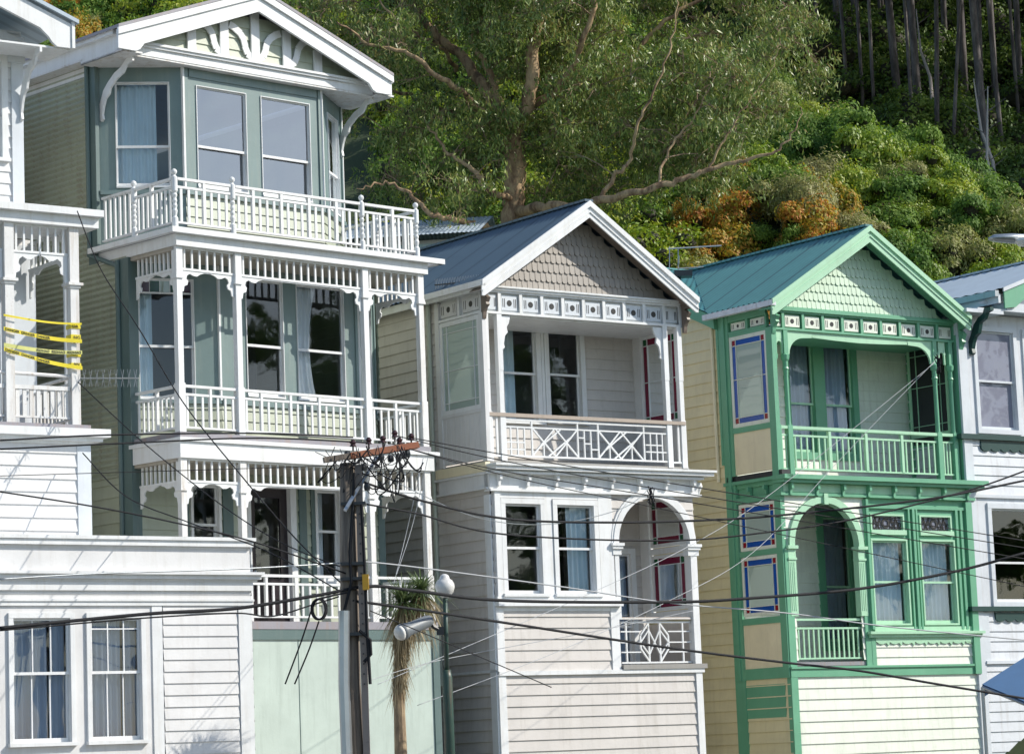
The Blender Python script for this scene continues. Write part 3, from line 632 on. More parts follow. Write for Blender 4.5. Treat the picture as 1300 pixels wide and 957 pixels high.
def gable_roof(par, uc, half, zr, ze, v0, vb, vm, mats, barge, under, thick=.03, valley=None, bh=.26, ohang=0):
    # half: half width to the barge ends, zr ridge height, ze eave height; vm: depth where the gable ridge dies into the main roof
    sl = (zr-ze)/half; g = G(Fr((0, 0), (1, 0), (0, 1)))
    for sg in (-1, 1):
        def P(v, t, sg=sg): return (uc+sg*half*(1-t), v, ze+(zr-ze)*t)
        lo = (lambda v: max(0, (v-valley[0])/(vm-valley[0]))) if valley else (lambda v: 0)
        corr(g, P, v0+.0, vm, lo, lambda v: 1, pitch=.15, amp=.022)
    g.box(uc-.09, uc+.09, v0, vm, zr-.01, zr+.03)
    r = g.build('roof', mats, par)
    b = G(front(v0))
    for sg in (-1, 1):
        e = uc+sg*half
        pl = [(uc, zr-.03), (e, ze-.03), (e, ze-bh-.02), (e-sg*.05, ze-bh-.02), (uc, zr-bh-.05)]
        b.prism(pl if sg > 0 else pl[::-1], -.03, .0)
        pl = [(uc, zr+.005), (e+sg*.01, ze+.005), (e+sg*.01, ze-.09), (uc, zr-.10)]
        b.prism(pl if sg > 0 else pl[::-1], .001, .035)
        pl = [(uc, zr-.17), (e, ze-.17), (e, ze-.20), (uc, zr-.20)]
        b.prism(pl if sg > 0 else pl[::-1], .001, .018)
    b.build('bargeboard', barge, par)
    s = G(front(v0))
    for sg in (-1, 1):
        e = uc+sg*half
        for q in range(4):      # boarded lining under the eaves
            pl = [(uc, zr-.14), (e, ze-.14), (e, ze-.16), (uc, zr-.16)]
            s.prism(pl if sg > 0 else pl[::-1], -.03-.085*(q+1)+.004, -.03-.085*q)
    s.build('soffit', under, par)
    return r
def lites(par, fr, s0, s1, z0, z1, frame, glass, border=None, corner=None, bw=.09, fw=.07, bars=(), name='glazed_screen', label=None, mid=None, depth=.05):
    g = G(fr); g.box(s0, s0+fw, -depth/2, depth/2, z0, z1); g.box(s1-fw, s1, -depth/2, depth/2, z0, z1); g.box(s0+fw, s1-fw, -depth/2, depth/2, z0, z0+fw); g.box(s0+fw, s1-fw, -depth/2, depth/2, z1-fw, z1)
    a0, a1, b0, b1 = s0+fw, s1-fw, z0+fw, z1-fw; t = .012
    for x in ((a0+bw, a1-bw) if bw else ()): g.box(x-t/2, x+t/2, -.018, .018, b0, b1)
    for z in ((b0+bw, b1-bw) if bw else ()): g.box(a0, a1, -.017, .0175, z-t/2, z+t/2)
    for z in bars: g.box(a0, a1, -.0165, .017, z-t/2, z+t/2)
    w = g.build(name, frame, par, label=label)
    e = bw-t/2 if bw else 0
    p = G(fr); p.quad((a0+e, 0, b0+e), (a1-e, 0, b0+e), (a1-e, 0, b1-e), (a0+e, 0, b1-e)); p.build('pane', glass, w)
    if bw:
        q = G(fr)
        for a, b, c, d in ((a0, a0+bw-t/2, b0+bw+t/2, b1-bw-t/2), (a1-bw+t/2, a1, b0+bw+t/2, b1-bw-t/2), (a0+bw+t/2, a1-bw-t/2, b0, b0+bw-t/2), (a0+bw+t/2, a1-bw-t/2, b1-bw+t/2, b1)): q.box(a, b, -.004, .004, c, d)
        q.build('stained_border', border or glass, w)
        q = G(fr)
        for a, b in ((a0, a0+bw-t/2), (a1-bw+t/2, a1)):
            for c, d in ((b0, b0+bw-t/2), (b1-bw+t/2, b1)): q.box(a, b, -.004, .004, c, d)
        q.build('stained_corner', corner or glass, w)
    return w
def dentils(g, fr, s0, s1, z0, z1, n, d=.12, w=.05):
    g.at(fr)
    for k in range(n):
        a = s0+(s1-s0)*k/(n-1); g.box(a-w/2, a+w/2, 0, d*.5, z0, z1); g.box(a-w/2, a+w/2, d*.5, d, z0+(z1-z0)*.5, z1)

# ============================================================ white and grey house in the middle
B = house('timber_house', 'grey weatherboard house with white trim, slate blue roof and taupe shingled gable', 618, 500, 47, 36.4)
g = G(left(0)).wall(0, 11, 0, 6.6, pitch=.185); g.wall(1.38, 11, 6.6, 9.65, pitch=.185)
g.at(right(4.35)).wall(1.38, 11, 0, 9.65, pitch=.185); g.at(right(4.35)).wall(0, 1.38, 0, 4.0, pitch=.185)
wl1 = [(.26, .99, 4.45, 5.95), (1.34, 2.12, 4.45, 5.95)]
ar = Arch(3.42, .80, 5.32, 4.05)
g.at(front(0)).wall(0, 4.35, 0, 3.145, pitch=.185); g.wall(0, 2.56, 3.145, 4.02, pitch=.185, base=0); g.wall(0, 4.35, 4.02, 6.2, wl1+[ar], pitch=.185, base=0)
wu = [(1.36, 2.08, 7.55, 9.18), (2.36, 3.06, 7.58, 9.18)]
g.at(front(1.38)).wall(0, 4.35, 6.7, 9.65, wu, pitch=.185)
dl = (3.42, 4.0, 3.25, 5.26)
g.at(front(1.38)).wall(2.5, 4.35, 3.2, 6.3, [dl], pitch=.185); g.build('wall', GREY, B)
# windows
for k, w4 in enumerate(wl1): window(B, front(0), *w4, arch=.09, mid=.51, seed=40+k, curt=[(0, .12, CURW)] if k == 0 else [(.42, 1, CURB), (0, .08, CURW)], trim_d=.05)
for k, w4 in enumerate(wu): window(B, front(1.38), *w4, arch=.1, mid=.52, seed=44+k, curt=[(0, .5, CURB)] if k == 0 else None, glass=GLASS)
g = G(front(0)); g.box(.04, .16, 0, .055, 4.3, 6.16); g.box(1.09, 1.24, 0, .03, 4.4, 6.05); g.box(2.23, 2.52, 0, .035, 4.3, 6.16); g.box(.16, 2.23, 0, .03, 6.05, 6.16); g.box(.0, 2.62, -.01, .12, 4.24, 4.31); g.box(.02, 2.58, 0, .06, 4.31, 4.4)
g.at(front(1.38)); g.box(2.19, 2.25, 0, .03, 7.5, 9.25)
g.build('window_surround', W, B)
g = G(front(0)); g.box(0, .15, .0, .035, 0, 4.23); g.box(2.40, 2.58, 0, .035, 3.17, 4.23); g.box(.0, 4.4, 0, .06, 3.10, 3.17); g.box(.15, 2.4, 0, .03, 4.16, 4.235); g.box(4.22, 4.36, -.1, .04, 0, 5.2)
g.at(left(0)); g.box(-.0, .16, 0, .03, 0, 6.1); g.box(.0, 6, -.0, .03, 3.16, 3.20); g.build('corner_board', W, B)
# arch trim, pilasters, brackets over the lower porch
g = G(front(0)); arc(g, 3.42, 5.32, .79, .90, 0, math.pi, -.06, .06, 22); arc(g, 3.42, 5.32, .90, .94, 0, math.pi, .0, .045, 22)
g.box(4.18, 4.36, -.12, .03, 5.2, 5.32)
for a, b in ((2.50, 2.68), (4.16, 4.40)): g.box(a-.02, b+.02, -.12, .08, 5.22, 5.27); g.box(a-.04, b+.04, -.12, .10, 5.27, 5.32); g.box(a, b, -.10, .05, 5.12, 5.22)
g.box(2.55, 2.64, -.09, .03, 4.02, 5.12); g.build('porch_arch', W, B)
# rear wall of the lower porch: door, glazed side screen
w = window(B, front(1.38), *dl, arch=.1, mid=.36, seed=50, curt=[(.0, 1, CURG)], sill=False)
fr = right(4.28)
g = G(fr); g.box(.03, 1.3, -.04, .04, 4.05, 4.2); g.box(1.12, 1.36, -.05, .05, 4.2, 6.2); g.box(.03, 1.12, -.04, .04, 5.22, 5.32); g.build('screen_frame', W, B)
lites(B, right(4.28), .12, 1.10, 4.22, 5.20, W, FROST, MARG, GRNG, bw=.12, fw=.06, name='stained_window'); lites(B, right(4.28), .12, 1.10, 5.34, 6.2, W, FROST, MARG, GRNG, bw=.12, fw=.06, name='stained_window')
g = G(front(0)); g.box(2.5, 4.3, -1.3, -.0, 3.17, 3.24); g.box(2.5, 4.3, -1.3, -.05, 6.22, 6.26); g.box(.0, 4.35, -1.38, -.04, 6.60, 6.68); g.box(2.6, 4.45, .0, .08, 3.17, 3.25); g.build('porch_floor', CONC, B)
g = G(right(2.5)); g.wall(.05, 1.38, 3.2, 6.3, pitch=.185); g.build('porch_side_wall', GREY, B)
def fret(par, s0, s1, z0, z1, kind):
    g = G(front(.06)); t = .03; d = -.015; w = .028
    L = s1-s0; 
    def bar(a, b, c, e, ww=w): g.bar((s0+a*L, z0+b*(z1-z0)), (s0+c*L, z0+e*(z1-z0)), ww, t, d+random.uniform(0, .003))
    g.box(s0, s1, -.02, .02, z0-.03, z0); g.box(s0, s1, -.02, .02, z1, z1+.028)
    if kind == 'upper':
        g.box(s0, s1, -.018, .018, z1-.12, z1-.095); k = (z1-z0-.1)/(z1-z0)
        for c in (.165, .44, .565, .85): bar(c, 0, c, 1)
        for a, b in ((.165, .44), (.565, .84)):
            m = (a+b)/2; h = (b-a)/4
            bar(a, 0, m, k); bar(m, k, b, 0); bar(a, k, m, 0); bar(m, 0, b, k); bar(a+h, 0, a+h, .45*k, .022); bar(b-h, 0, b-h, .45*k, .022)
            bar(a+h*.6, k*.3, m+h*.6, k) ; bar(m-h*.6, 0, b-h*.6, k*.7)
            bar(a+h, k*.5, m-.0, k) ; bar(m, k, b-h, k*.5)
        for c in (.48, .52, .04, .08, .12, .89, .93, .965): bar(c, 0 if c not in (.08, .93) else .0, c, k if c in (.48, .52, .04, .965) else k, .022)
        for a, b, z in ((.0, .12, .45), (.0, .12, .2), (.86, .965, .55), (.86, 1, .3), (.44, .48, .7), (.52, .565, .3), (.48, .52, .5)): bar(a, z*k, b, z*k, .022)
    else:
        for c in (.08, .40, .56, .89): bar(c, 0, c, 1)
        for x0, x1 in ((.40, .28), (.56, .68)): bar(x0, 1, x1, .68); bar(x1, .68, x1, .34); bar(x1, .34, x0, 0)
        for z in (.25, .5, .78): bar(0, z, .28, z, .022); bar(.68, z, 1, z, .022)
        bar(.40, .82, .56, .18, .022); bar(.40, .18, .56, .82, .022); bar(.28, .5, .40, .82, .022); bar(.28, .5, .40, .18, .022); bar(.68, .5, .56, .82, .022); bar(.68, .5, .56, .18, .022)
    return g.build('fretwork_balustrade', W, par)
fret(B, .36, 3.90, 6.78, 7.36, 'upper'); fret(B, 2.66, 4.20, 3.30, 3.96, 'lower')
g = G(front(.06)); g.box(.0, 4.3, -.05, .05, 7.42, 7.48); g.box(2.6, 4.22, -.03, .05, 4.02, 4.06); g.build('handrail', paint('bare_beige_rail', (.42, .35, .29), amount=.3), B)
g = G(front(.06)); 
for a in (.12, .22, 3.99, 4.15): g.box(a-.02, a+.02, -.015, .015, 6.74, 7.42)
g.box(.06, .30, -.02, .02, 6.74, 6.77); g.box(3.95, 4.25, -.02, .02, 6.74, 6.77); g.build('baluster', W, B)
# cornice between the storeys
g = G(front(0)); g.box(-.05, 4.45, -.1, .05, 6.18, 6.44); g.box(-.06, 4.5, -.1, .09, 6.15, 6.19); g.box(-.04, 4.48, -.1, .20, 6.44, 6.47); g.box(-.06, 4.66, -.1, .26, 6.50, 6.56); g.box(-.08, 4.70, -.1, .30, 6.56, 6.60); g.box(-.02, 4.5, -.2, .16, 6.47, 6.50)
dentils(g, front(-.05), .12, 4.3, 6.24, 6.44, 8, .11)
g.at(left(0)); g.box(.0, 1.42, 0, .05, 6.22, 6.44); g.box(0, 1.46, 0, .09, 6.19, 6.22); g.box(-.05, 1.50, .0, .09, 6.44, 6.48)
g.at(right(4.45)); g.box(0, .9, 0, .04, 6.2, 6.44); g.lathe(.05, .08, [(0, 6.42), (.07, 6.41), (.09, 6.34), (.05, 6.26), (.02, 6.18), (0, 6.14)], 10); g.build('cornice', W, B)
g = G(left(0)); g.box(-.02, 1.44, 0, .10, 6.481, 6.64); g.build('cornice_capping', CREAMP, B)
# upper porch: posts, brackets, frieze, side screens
g = G(front(.08))
for u in (.06, .34, 3.94, 4.26): g.box(u-.05, u+.05, -.05, .05, 8.2, 9.2); g.box(u-.045, u+.045, -.045, .045, 7.5, 8.2); g.box(u-.055, u+.055, -.055, .055, 6.66, 7.5); 
g.build('porch_post', W, B)
for u, sg in ((.39, 1), (3.89, -1)):
    g = G(front(.08)); pts = [(0, 9.14), (.20, 9.14), (.17, 9.02), (.12, 8.95), (.14, 8.86), (.08, 8.80), (.05, 8.66), (.07, 8.60), (0, 8.55)]
    pl = [(u+sg*a, z) for a, z in pts]; g.prism(pl[::-1] if sg > 0 else pl, -.02, .02); g.build('porch_bracket', W, B)
frieze(B, front(.06), .36, 3.94, 9.16, 9.56, 8, W, BLW); frieze(B, front(.06), .04, .36, 9.16, 9.56, 1, W, BLW, hole=False); frieze(B, front(.06), 3.94, 4.30, 9.16, 9.56, 1, W, BLW, hole=False); frieze(B, left(.0), .04, 1.36, 9.16, 9.56, 2, W, WB); frieze(B, right(4.32), .04, 1.36, 9.16, 9.56, 2, W, WB)
g = G(front(.06)); g.box(-.04, 4.40, -.05, .07, 9.56, 9.60); g.box(-.03, 4.38, -.05, .10, 9.60, 9.63); g.box(-.01, 4.36, -1.32, -.04, 9.135, 9.158); g.build('porch_beam', W, B)
lites(B, left(.0), .12, 1.28, 7.56, 9.14, W, FROST, FROST, FROST, bw=.12, fw=.07, bars=(8.3,), name='glazed_screen')
g = G(left(0)); g.box(.03, 1.36, -.025, .02, 6.70, 7.50); g.box(.03, 1.36, -.03, .035, 7.50, 7.56); g.box(.0, .12, -.04, .04, 6.66, 9.16); g.box(1.28, 1.40, -.04, .04, 6.66, 9.5); [g.box(.2+.14*k, .206+.14*k, .02, .026, 6.72, 7.48) for k in range(8)]
g.build('screen_panel', WB, B)
lites(B, right(4.30), .12, 1.16, 7.50, 9.14, W, FROST, MARG, GRNG, bw=.12, fw=.06, name='stained_window', bars=(8.3,))
g = G(right(4.30)); g.box(.05, 1.36, -.02, .02, 6.68, 7.5); g.box(1.16, 1.38, -.035, .035, 6.68, 9.14); g.build('screen_panel', WB, B)
g = G(left(0)); g.tube([(1.55, .06, 9.6), (1.55, .06, 3.0)], .04, 8); g.build('downpipe', paint('pale_green_pipe', (.45, .5, .42), amount=.3), B)
shingles(B, front(.06), 2.13, 9.62, 2.0, .66, SHING)
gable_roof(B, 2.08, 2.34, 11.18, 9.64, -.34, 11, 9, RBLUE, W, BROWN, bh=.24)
g = G(left(-.19)); g.box(-.34, 1.6, .0, .09, 9.55, 9.65); g.box(-.32, 9, -.04, 0, 9.50, 9.63); g.at(right(4.38)); g.box(-.30, 9, 0, .08, 9.50, 9.62); g.build('gutter', W, B)
for u in (-.0, 4.36): dress_bracket(B, front(.02), u, 9.58, .52, .32, BROWN, t=.07)
g = G(Fr((0, 0), (1, 0), (0, 1))); g.quad((-.25, 9, 9.62), (2.08, 9, 11.15), (4.4, 9, 9.62), (2.08, 9.01, 9.5)); g.build('rear_gable', GREY, B)
shell(B, 0, 4.35, 1.4, 11, (3.15, 6.55, 9.6), 2.2)

# ============================================================ green house on the right
DGLASS = paint('dark_leaded_glass', (.012, .014, .018), amount=.05, dirt=(.03, .03, .03), rough=.25, bump=.1)
D = house('timber_house', 'cream weatherboard house with green verandah posts, fretwork and teal roof', 985, 500, 51.5, 36.2)
DW = 4.72
wlD = [(2.16, 3.02, 3.96, 5.50), (3.42, 4.26, 3.96, 5.50)]; wlT = [(2.16, 3.02, 5.70, 6.0), (3.42, 4.26, 5.70, 6.0)]
arD = Arch(1.0, .80, 5.38, 3.3)
g = G(left(0)).wall(1.5, 10, 0, 9.85, pitch=.205); g.at(left(.0)).wall(0, 1.5, 0, 3.2, pitch=.205); g.at(right(DW)).wall(0, 10, 0, 6.4, pitch=.205); g.at(right(DW)).wall(1.5, 10, 6.4, 9.8, pitch=.205); g.build('side_wall', CREAM, D)
wuD = [(1.60, 2.22, 7.3, 9.42), (2.50, 3.22, 7.3, 9.42)]
g = G(front(1.42)).wall(0, DW, 6.75, 9.7, wuD, pitch=.2); g.at(front(1.3)).wall(.1, 3.05, 3.2, 6.35, [(2.14, 2.80, 3.7, 6.05)], pitch=.2); g.build('porch_wall', LGW, D)
g = G(front(0)).wall(.0, 2.02, 3.3, 6.3, [arD], pitch=.2); g.wall(0, DW, 0, 3.0, pitch=.2); g.wall(2.0, DW, 3.16, 3.62, pitch=.18); g.build('front_wall', LGW, D)
g = G(front(0)).wall(2.0, DW, 3.62, 6.3, wlD+wlT, pitch=9, lap=0)
for a, b, d in ((1.98, 2.08, .06), (2.0, 2.06, .09), (3.10, 3.14, .05), (3.19, 3.25, .07), (3.30, 3.34, .05), (4.34, 4.40, .05), (4.46, 4.52, .05), (4.60, 4.76, .08)): g.box(a, b, 0, d, 3.85 if a < 4.5 else 3.0, 6.10 if a > 2.1 and a < 4.5 else 6.26)
g.box(2.08, 4.6, 0, .05, 6.10, 6.16); g.box(-.02, DW+.03, -.05, .04, 3.0, 3.18); g.box(-.02, .14, -.08, .035, 0, 5.3); g.box(1.86, 2.02, -.08, .035, 3.18, 5.3); g.box(2.0, 2.10, 0, .04, 3.18, 3.75); g.box(-.03, DW+.05, -.05, .07, 3.15, 3.19)
g.build('front_trim', GRN, D)
g = G(front(0)); g.box(1.90, 4.86, -.01, .14, 3.76, 3.81); g.box(1.93, 4.83, 0, .09, 3.70, 3.76); g.box(2.1, 4.6, 0, .04, 3.81, 3.90)
x = 2.12; pl = []
while x < 4.58:
    pl += [(x, 3.62), (x+.06, 3.585), (x+.15, 3.575), (x+.24, 3.60), (x+.30, 3.545)]; x += .325
g.prism(pl+[(4.6, 3.62), (4.6, 3.70), (2.1, 3.70), (2.1, 3.62)], .025, .045); g.build('sill_board', LGRN, D)
for k, w4 in enumerate(wlD):
    w = window(D, front(0), *w4, trim=LGRN, sash=LGRN, arch=.035, mid=.50, seed=60+k, curt=[(0, .96, CURB)], sill=False)
for k, w4 in enumerate(wlT):
    a, b, c, d = w4; fr = front(0); g = G(fr); g.box(a, a+.035, -.08, .02, c, d); g.box(b-.035, b, -.08, .02, c, d); g.box(a+.035, b-.035, -.08, .02, d-.035, d); g.box(a-.02, b+.02, -.05, .05, c-.09, c-.0); w = g.build('transom_window', LGRN, D)
    g = G(fr); g.quad((a+.035, -.05, c), (b-.035, -.05, c), (b-.035, -.05, d-.035), (a+.035, -.05, d-.035)); g.build('pane', FROSTD, w)
    g = G(fr); m = (a+b)/2; h = (c+d-.035)/2
    arc(g, m, h, .055, .10, 0, 2*math.pi, -.048, -.035, 16)
    for s in (-1, 1):
        for q, (dx, r) in enumerate(((.16, .06), (.16, .028), (.27, .075), (.27, .04), (.355, .045))): arc(g, m+s*dx, h+(.03 if q % 2 else -.03), r-.012, r, 0, 2*math.pi, -.048-.001*q, -.036, 12)
        for j in range(6): g.bar((m+s*(.1+.045*j), c+.01), (m+s*(.13+.045*((j*3) % 6)), d-.045), .009, .008, -.049)
    for z in (c+.03, d-.065): g.box(a+.04, b-.04, -.047, -.04, z-.006, z+.006)
    g.build('leadlight_pattern', INK, w)
g = G(front(0)); arc(g, 1.0, 5.38, .79, .92, 0, math.pi, -.08, .07, 24); g.box(.95, 1.05, -.05, .11, 6.14, 6.34)
for a, b in ((.06, .24), (1.78, 1.96)): g.box(a-.03, b+.03, -.1, .09, 5.32, 5.38); g.box(a-.01, b+.01, -.1, .06, 5.12, 5.16); g.box(a, b, -.1, .04, 4.1, 5.32); [g.box(a+.03+.045*k, a+.05+.045*k, .04, .048, 4.2, 5.08) for k in range(3)]
g.build('porch_arch', LGRN, D)
window(D, front(1.3), 2.14, 2.80, 3.7, 6.05, trim=GRN, sash=LGRN, arch=.17, mid=.44, seed=66, curt=[(0, 1, CURG)], sill=False)
balustrade(D, front(.05), .22, 1.80, 3.28, 4.06, LGRN, 13, sub=.16, sw=.03)
g = G(front(0)); g.box(.1, 1.95, -1.3, .0, 3.20, 3.27); g.box(1.95, 3.05, -1.3, -.35, 3.20, 3.27); g.box(.0, DW, -1.42, -.05, 6.62, 6.70); g.box(.1, 3.05, -1.3, -.06, 6.28, 6.31); g.build('porch_floor', RRUST, D)
g = G(right(3.05)); g.wall(.35, 1.3, 3.2, 6.3, pitch=.2); g.build('porch_side_wall', LGW, D)
g = G(right(.08)); 
# left side: upper and lower glazed screens with blue and red borders
lites(D, left(0), .16, 1.22, 7.66, 9.36, LGW, FROST, BLUEG, REDG, bw=.105, fw=.07, bars=(8.55,), name='stained_window', depth=.04)
lites(D, left(0), .16, 1.18, 5.36, 6.22, LGW, FROST, BLUEG, REDG, bw=.105, fw=.06, name='stained_window', depth=.04); lites(D, left(0), .16, 1.18, 4.16, 5.24, LGW, FROST, BLUEG, REDG, bw=.105, fw=.06, name='stained_window', depth=.04)
g = G(left(0)); g.box(.12, 1.26, -.02, .012, 6.78, 7.56); g.box(.12, 1.26, -.02, .012, 3.2, 4.0); g.build('screen_panel', CREAMP, D)
g = G(left(0)); g.box(-.02, .15, -.05, .05, 3.0, 9.4); g.box(1.22, 1.50, -.03, .04, 0, 9.78); g.box(1.30, 1.38, .04, .07, 3, 9.78); g.box(.15, 1.22, -.03, .03, 7.55, 7.65); g.box(.15, 1.22, -.03, .03, 4.0, 4.12); g.box(.15, 1.22, -.03, .025, 5.25, 5.35); g.box(.15, 1.22, -.03, .03, 9.66, 9.78); g.box(.15, 1.22, -.03, .026, 9.36, 9.42)
g.box(.15, 1.22, -.03, .035, 3.0, 3.2); g.box(.0, 1.5, -.0, .03, 6.24, 6.34); g.box(1.50, 1.56, .0, .05, 7.0, 9.8); g.box(.15, 1.22, -.02, .02, 2.3, 2.9)
g.at(right(DW)); g.box(-.02, .12, -.05, .04, 6.7, 9.5); g.box(1.3, 1.5, -.03, .04, 6.7, 9.7); g.box(.12, 1.3, -.03, .03, 7.4, 7.6); g.build('screen_frame', GRN, D)
g = G(left(0)); g.tube([(1.68, .05, 9.7), (1.68, .05, 6.7)], .035, 8); g.build('downpipe', CREAMP, D)
w = lites(D, right(4.62), .2, 1.28, 7.62, 9.44, LGRN, DGLASS, DGLASS, DGLASS, bw=.16, fw=.06, bars=(8.6,), name='side_window')
g = G(right(4.60)); g.box(.1, 1.3, .075, .09, 7.5, 9.6); g.build('blind_backing', DARK, D)
# cornice
g = G(front(0)); g.box(-.06, DW+.1, -.1, .06, 6.34, 6.52); g.box(-.08, DW+.14, -.1, .09, 6.29, 6.34); g.box(-.10, DW+.30, -.1, .20, 6.52, 6.58); g.box(-.12, DW+.36, -.1, .26, 6.58, 6.66)
g.at(left(.06)); g.box(-.2, 1.52, -.02, .06, 6.52, 6.60); g.box(-.26, 1.54, -.02, .12, 6.60, 6.66); g.box(.0, 1.5, -.02, .02, 6.34, 6.52); g.build('cornice', GRN, D)
g = G(front(0)); g.box(.0, DW+.05, .061, .066, 6.36, 6.51); g.build('cornice_band', LGRN, D)
g = G(); dentils(g, front(-.066), .15, 4.65, 6.30, 6.52, 8, .10, .055); dentils(g, left(.02), .4, 1.3, 6.36, 6.52, 3, .1, .055); g.build('console_bracket', GRN, D)
g = G(left(.06)); g.box(-.1, 1.46, -.1, .10, 6.665, 6.76); g.build('flashing', DARK, D)
# upper porch
g = G(front(.08))
for u in (.06, .34, 4.14, 4.56):
    g.box(u-.055, u+.055, -.055, .055, 6.68, 7.6); g.lathe(u, 0, [(.05, 7.6), (.045, 7.66), (.042, 8.5), (.05, 8.62), (.065, 8.64), (.05, 8.68), (.05, 8.78), (.075, 8.82), (.085, 8.90), (.06, 8.92)], 10); g.box(u-.05, u+.05, -.05, .05, 8.92, 9.4)
g.build('porch_post', GRN, D)
g = G(front(.08)); g.box(-.0, DW-.0, -.045, .045, 7.53, 7.585); g.build('handrail', LGRN, D)
balustrade(D, front(.08), .40, 4.08, 6.74, 7.53, LGRN, 25, sub=.10, sw=.03, toph=.012)
g = G(front(.08))
for a in (.15, .25, 4.26, 4.34, 4.42): g.box(a-.014, a+.014, -.012, .012, 6.8, 7.4)
g.box(.1, .3, -.02, .02, 6.78, 6.81); g.box(4.2, 4.5, -.02, .02, 6.78, 6.81); g.box(.1, .3, -.02, .02, 7.4, 7.43); g.box(4.2, 4.5, -.02, .02, 7.4, 7.43)
for k in range(1, 4):
    u = .4+3.68*k/4; g.box(u-.03, u+.03, -.03, .03, 6.8, 7.53)
g.build('baluster', LGRN, D)
frieze(D, front(.06), .30, 4.24, 9.36, 9.72, 8, GRN, LGW); frieze(D, front(.06), .05, .30, 9.36, 9.72, 1, GRN, LGW, hole=False); frieze(D, front(.06), 4.24, 4.68, 9.36, 9.72, 1, GRN, LGW, hole=False); frieze(D, left(.0), .14, 1.24, 9.42, 9.68, 2, GRN, LGW); frieze(D, right(DW), .1, 1.3, 9.38, 9.68, 2, GRN, LGW)
g = G(front(.06)); g.box(-.04, DW+.04, -.05, .075, 9.72, 9.77); g.box(-.02, DW, -.05, .055, 9.77, 9.80); g.box(.0, DW, -1.36, -.045, 9.34, 9.36); g.build('porch_beam', GRN, D)
for u, sg in ((.39, 1), (4.09, -1)):
    g = G(front(.08)); pl = [(u, 9.36), (u, 8.92)]+[(u+sg*(.05+.38*(1-math.cos(a))), 8.92+.32*math.sin(a)) for a in [math.pi/2*k/8 for k in range(9)]]+[(u+sg*.62, 9.25), (u+sg*.64, 9.36)]
    g.prism(pl if sg < 0 else pl[::-1], -.02, .02); g.build('porch_bracket', LGRN, D)
g = G(front(.08)); zc = [(1.03, 9.36), (1.03, 9.26), (1.6, 9.235), (2.24, 9.22), (2.88, 9.235), (3.45, 9.26), (3.45, 9.36)]; g.prism(zc, -.015, .015); g.build('scalloped_valance', LGRN, D)
for u in (.20, 4.35):
    g = G(front(.08)); g.box(u-.085, u+.085, -.02, .02, 9.2, 9.36); g.box(u-.085, u-.06, -.02, .02, 8.92, 9.2); g.box(u+.06, u+.085, -.02, .02, 8.92, 9.2); arc(g, u, 9.10, .055, .11, 0, math.pi, -.018, .018, 8); g.build('lancet_bracket', LGRN, D)
for k, w4 in enumerate(wuD): window(D, front(1.42), *w4, trim=GRN, sash=LGRN, arch=.14, mid=.44, seed=70+k, curt=[(0, 1, CURG)], sill=False)
shingles(D, front(.06), 2.31, 9.80, 2.12, .62, paint('pale_mint_shingles', (.52, .68, .52), amount=.15))
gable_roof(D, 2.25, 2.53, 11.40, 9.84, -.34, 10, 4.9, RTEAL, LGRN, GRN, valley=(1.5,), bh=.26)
g = G(Fr((0, 0), (1, 0), (0, 1)))
def PM(u, t): return (u, 1.5+3.4*t, 9.82+1.56*t)
corr(g, PM, -.12, 2.25, lambda u: max(0, min(1, (u+.28)/2.53)) if u > -.12 else 0, lambda u: 1, pitch=.15, amp=.022)
corr(g, PM, 2.25, 4.85, lambda u: max(0, min(1, (4.78-u)/2.53)), lambda u: 1, pitch=.15, amp=.022)
corr(g, lambda u, t: (u, 8.3-3.4*t, 9.82+1.56*t), -.12, 4.85, lambda u: 0, lambda u: 1, pitch=.15, amp=.022); g.box(-.14, 4.85, 4.82, 4.98, 11.37, 11.40)
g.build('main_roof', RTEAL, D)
g = G(left(0)); g.prism([(1.5, 9.80), (4.9, 11.35), (8.3, 9.80), (8.3, 9.56), (4.9, 11.11), (1.5, 9.56)][::-1], -.0, .13); g.build('side_bargeboard', GRN, D)
g = G(left(0)); g.wall(1.5, 8.3, 9.82, 11.2, pitch=.205, top=lambda z: (1.5+(z-9.7)*2.18, 8.3-(z-9.7)*2.18)); g.build('side_gable_wall', CREAM, D)
g = G(left(-.22)); g.box(-.36, 1.62, -.02, .09, 9.73, 9.83); g.build('gutter', paint('lilac_white_gutter', (.72, .74, .78)), D); g = G(right(4.74)); g.box(-.34, 1.5, -.0, .06, 9.74, 9.83); g.build('gutter', GRN, D)
dress_bracket(D, front(.0), .0, 9.74, .46, .32, GRN, t=.08); dress_bracket(D, front(.0), DW+.04, 9.74, .66, .34, GRN, t=.1)
shell(D, 0, DW, 1.5, 10, (3.15, 6.6, 9.65), 2.2)

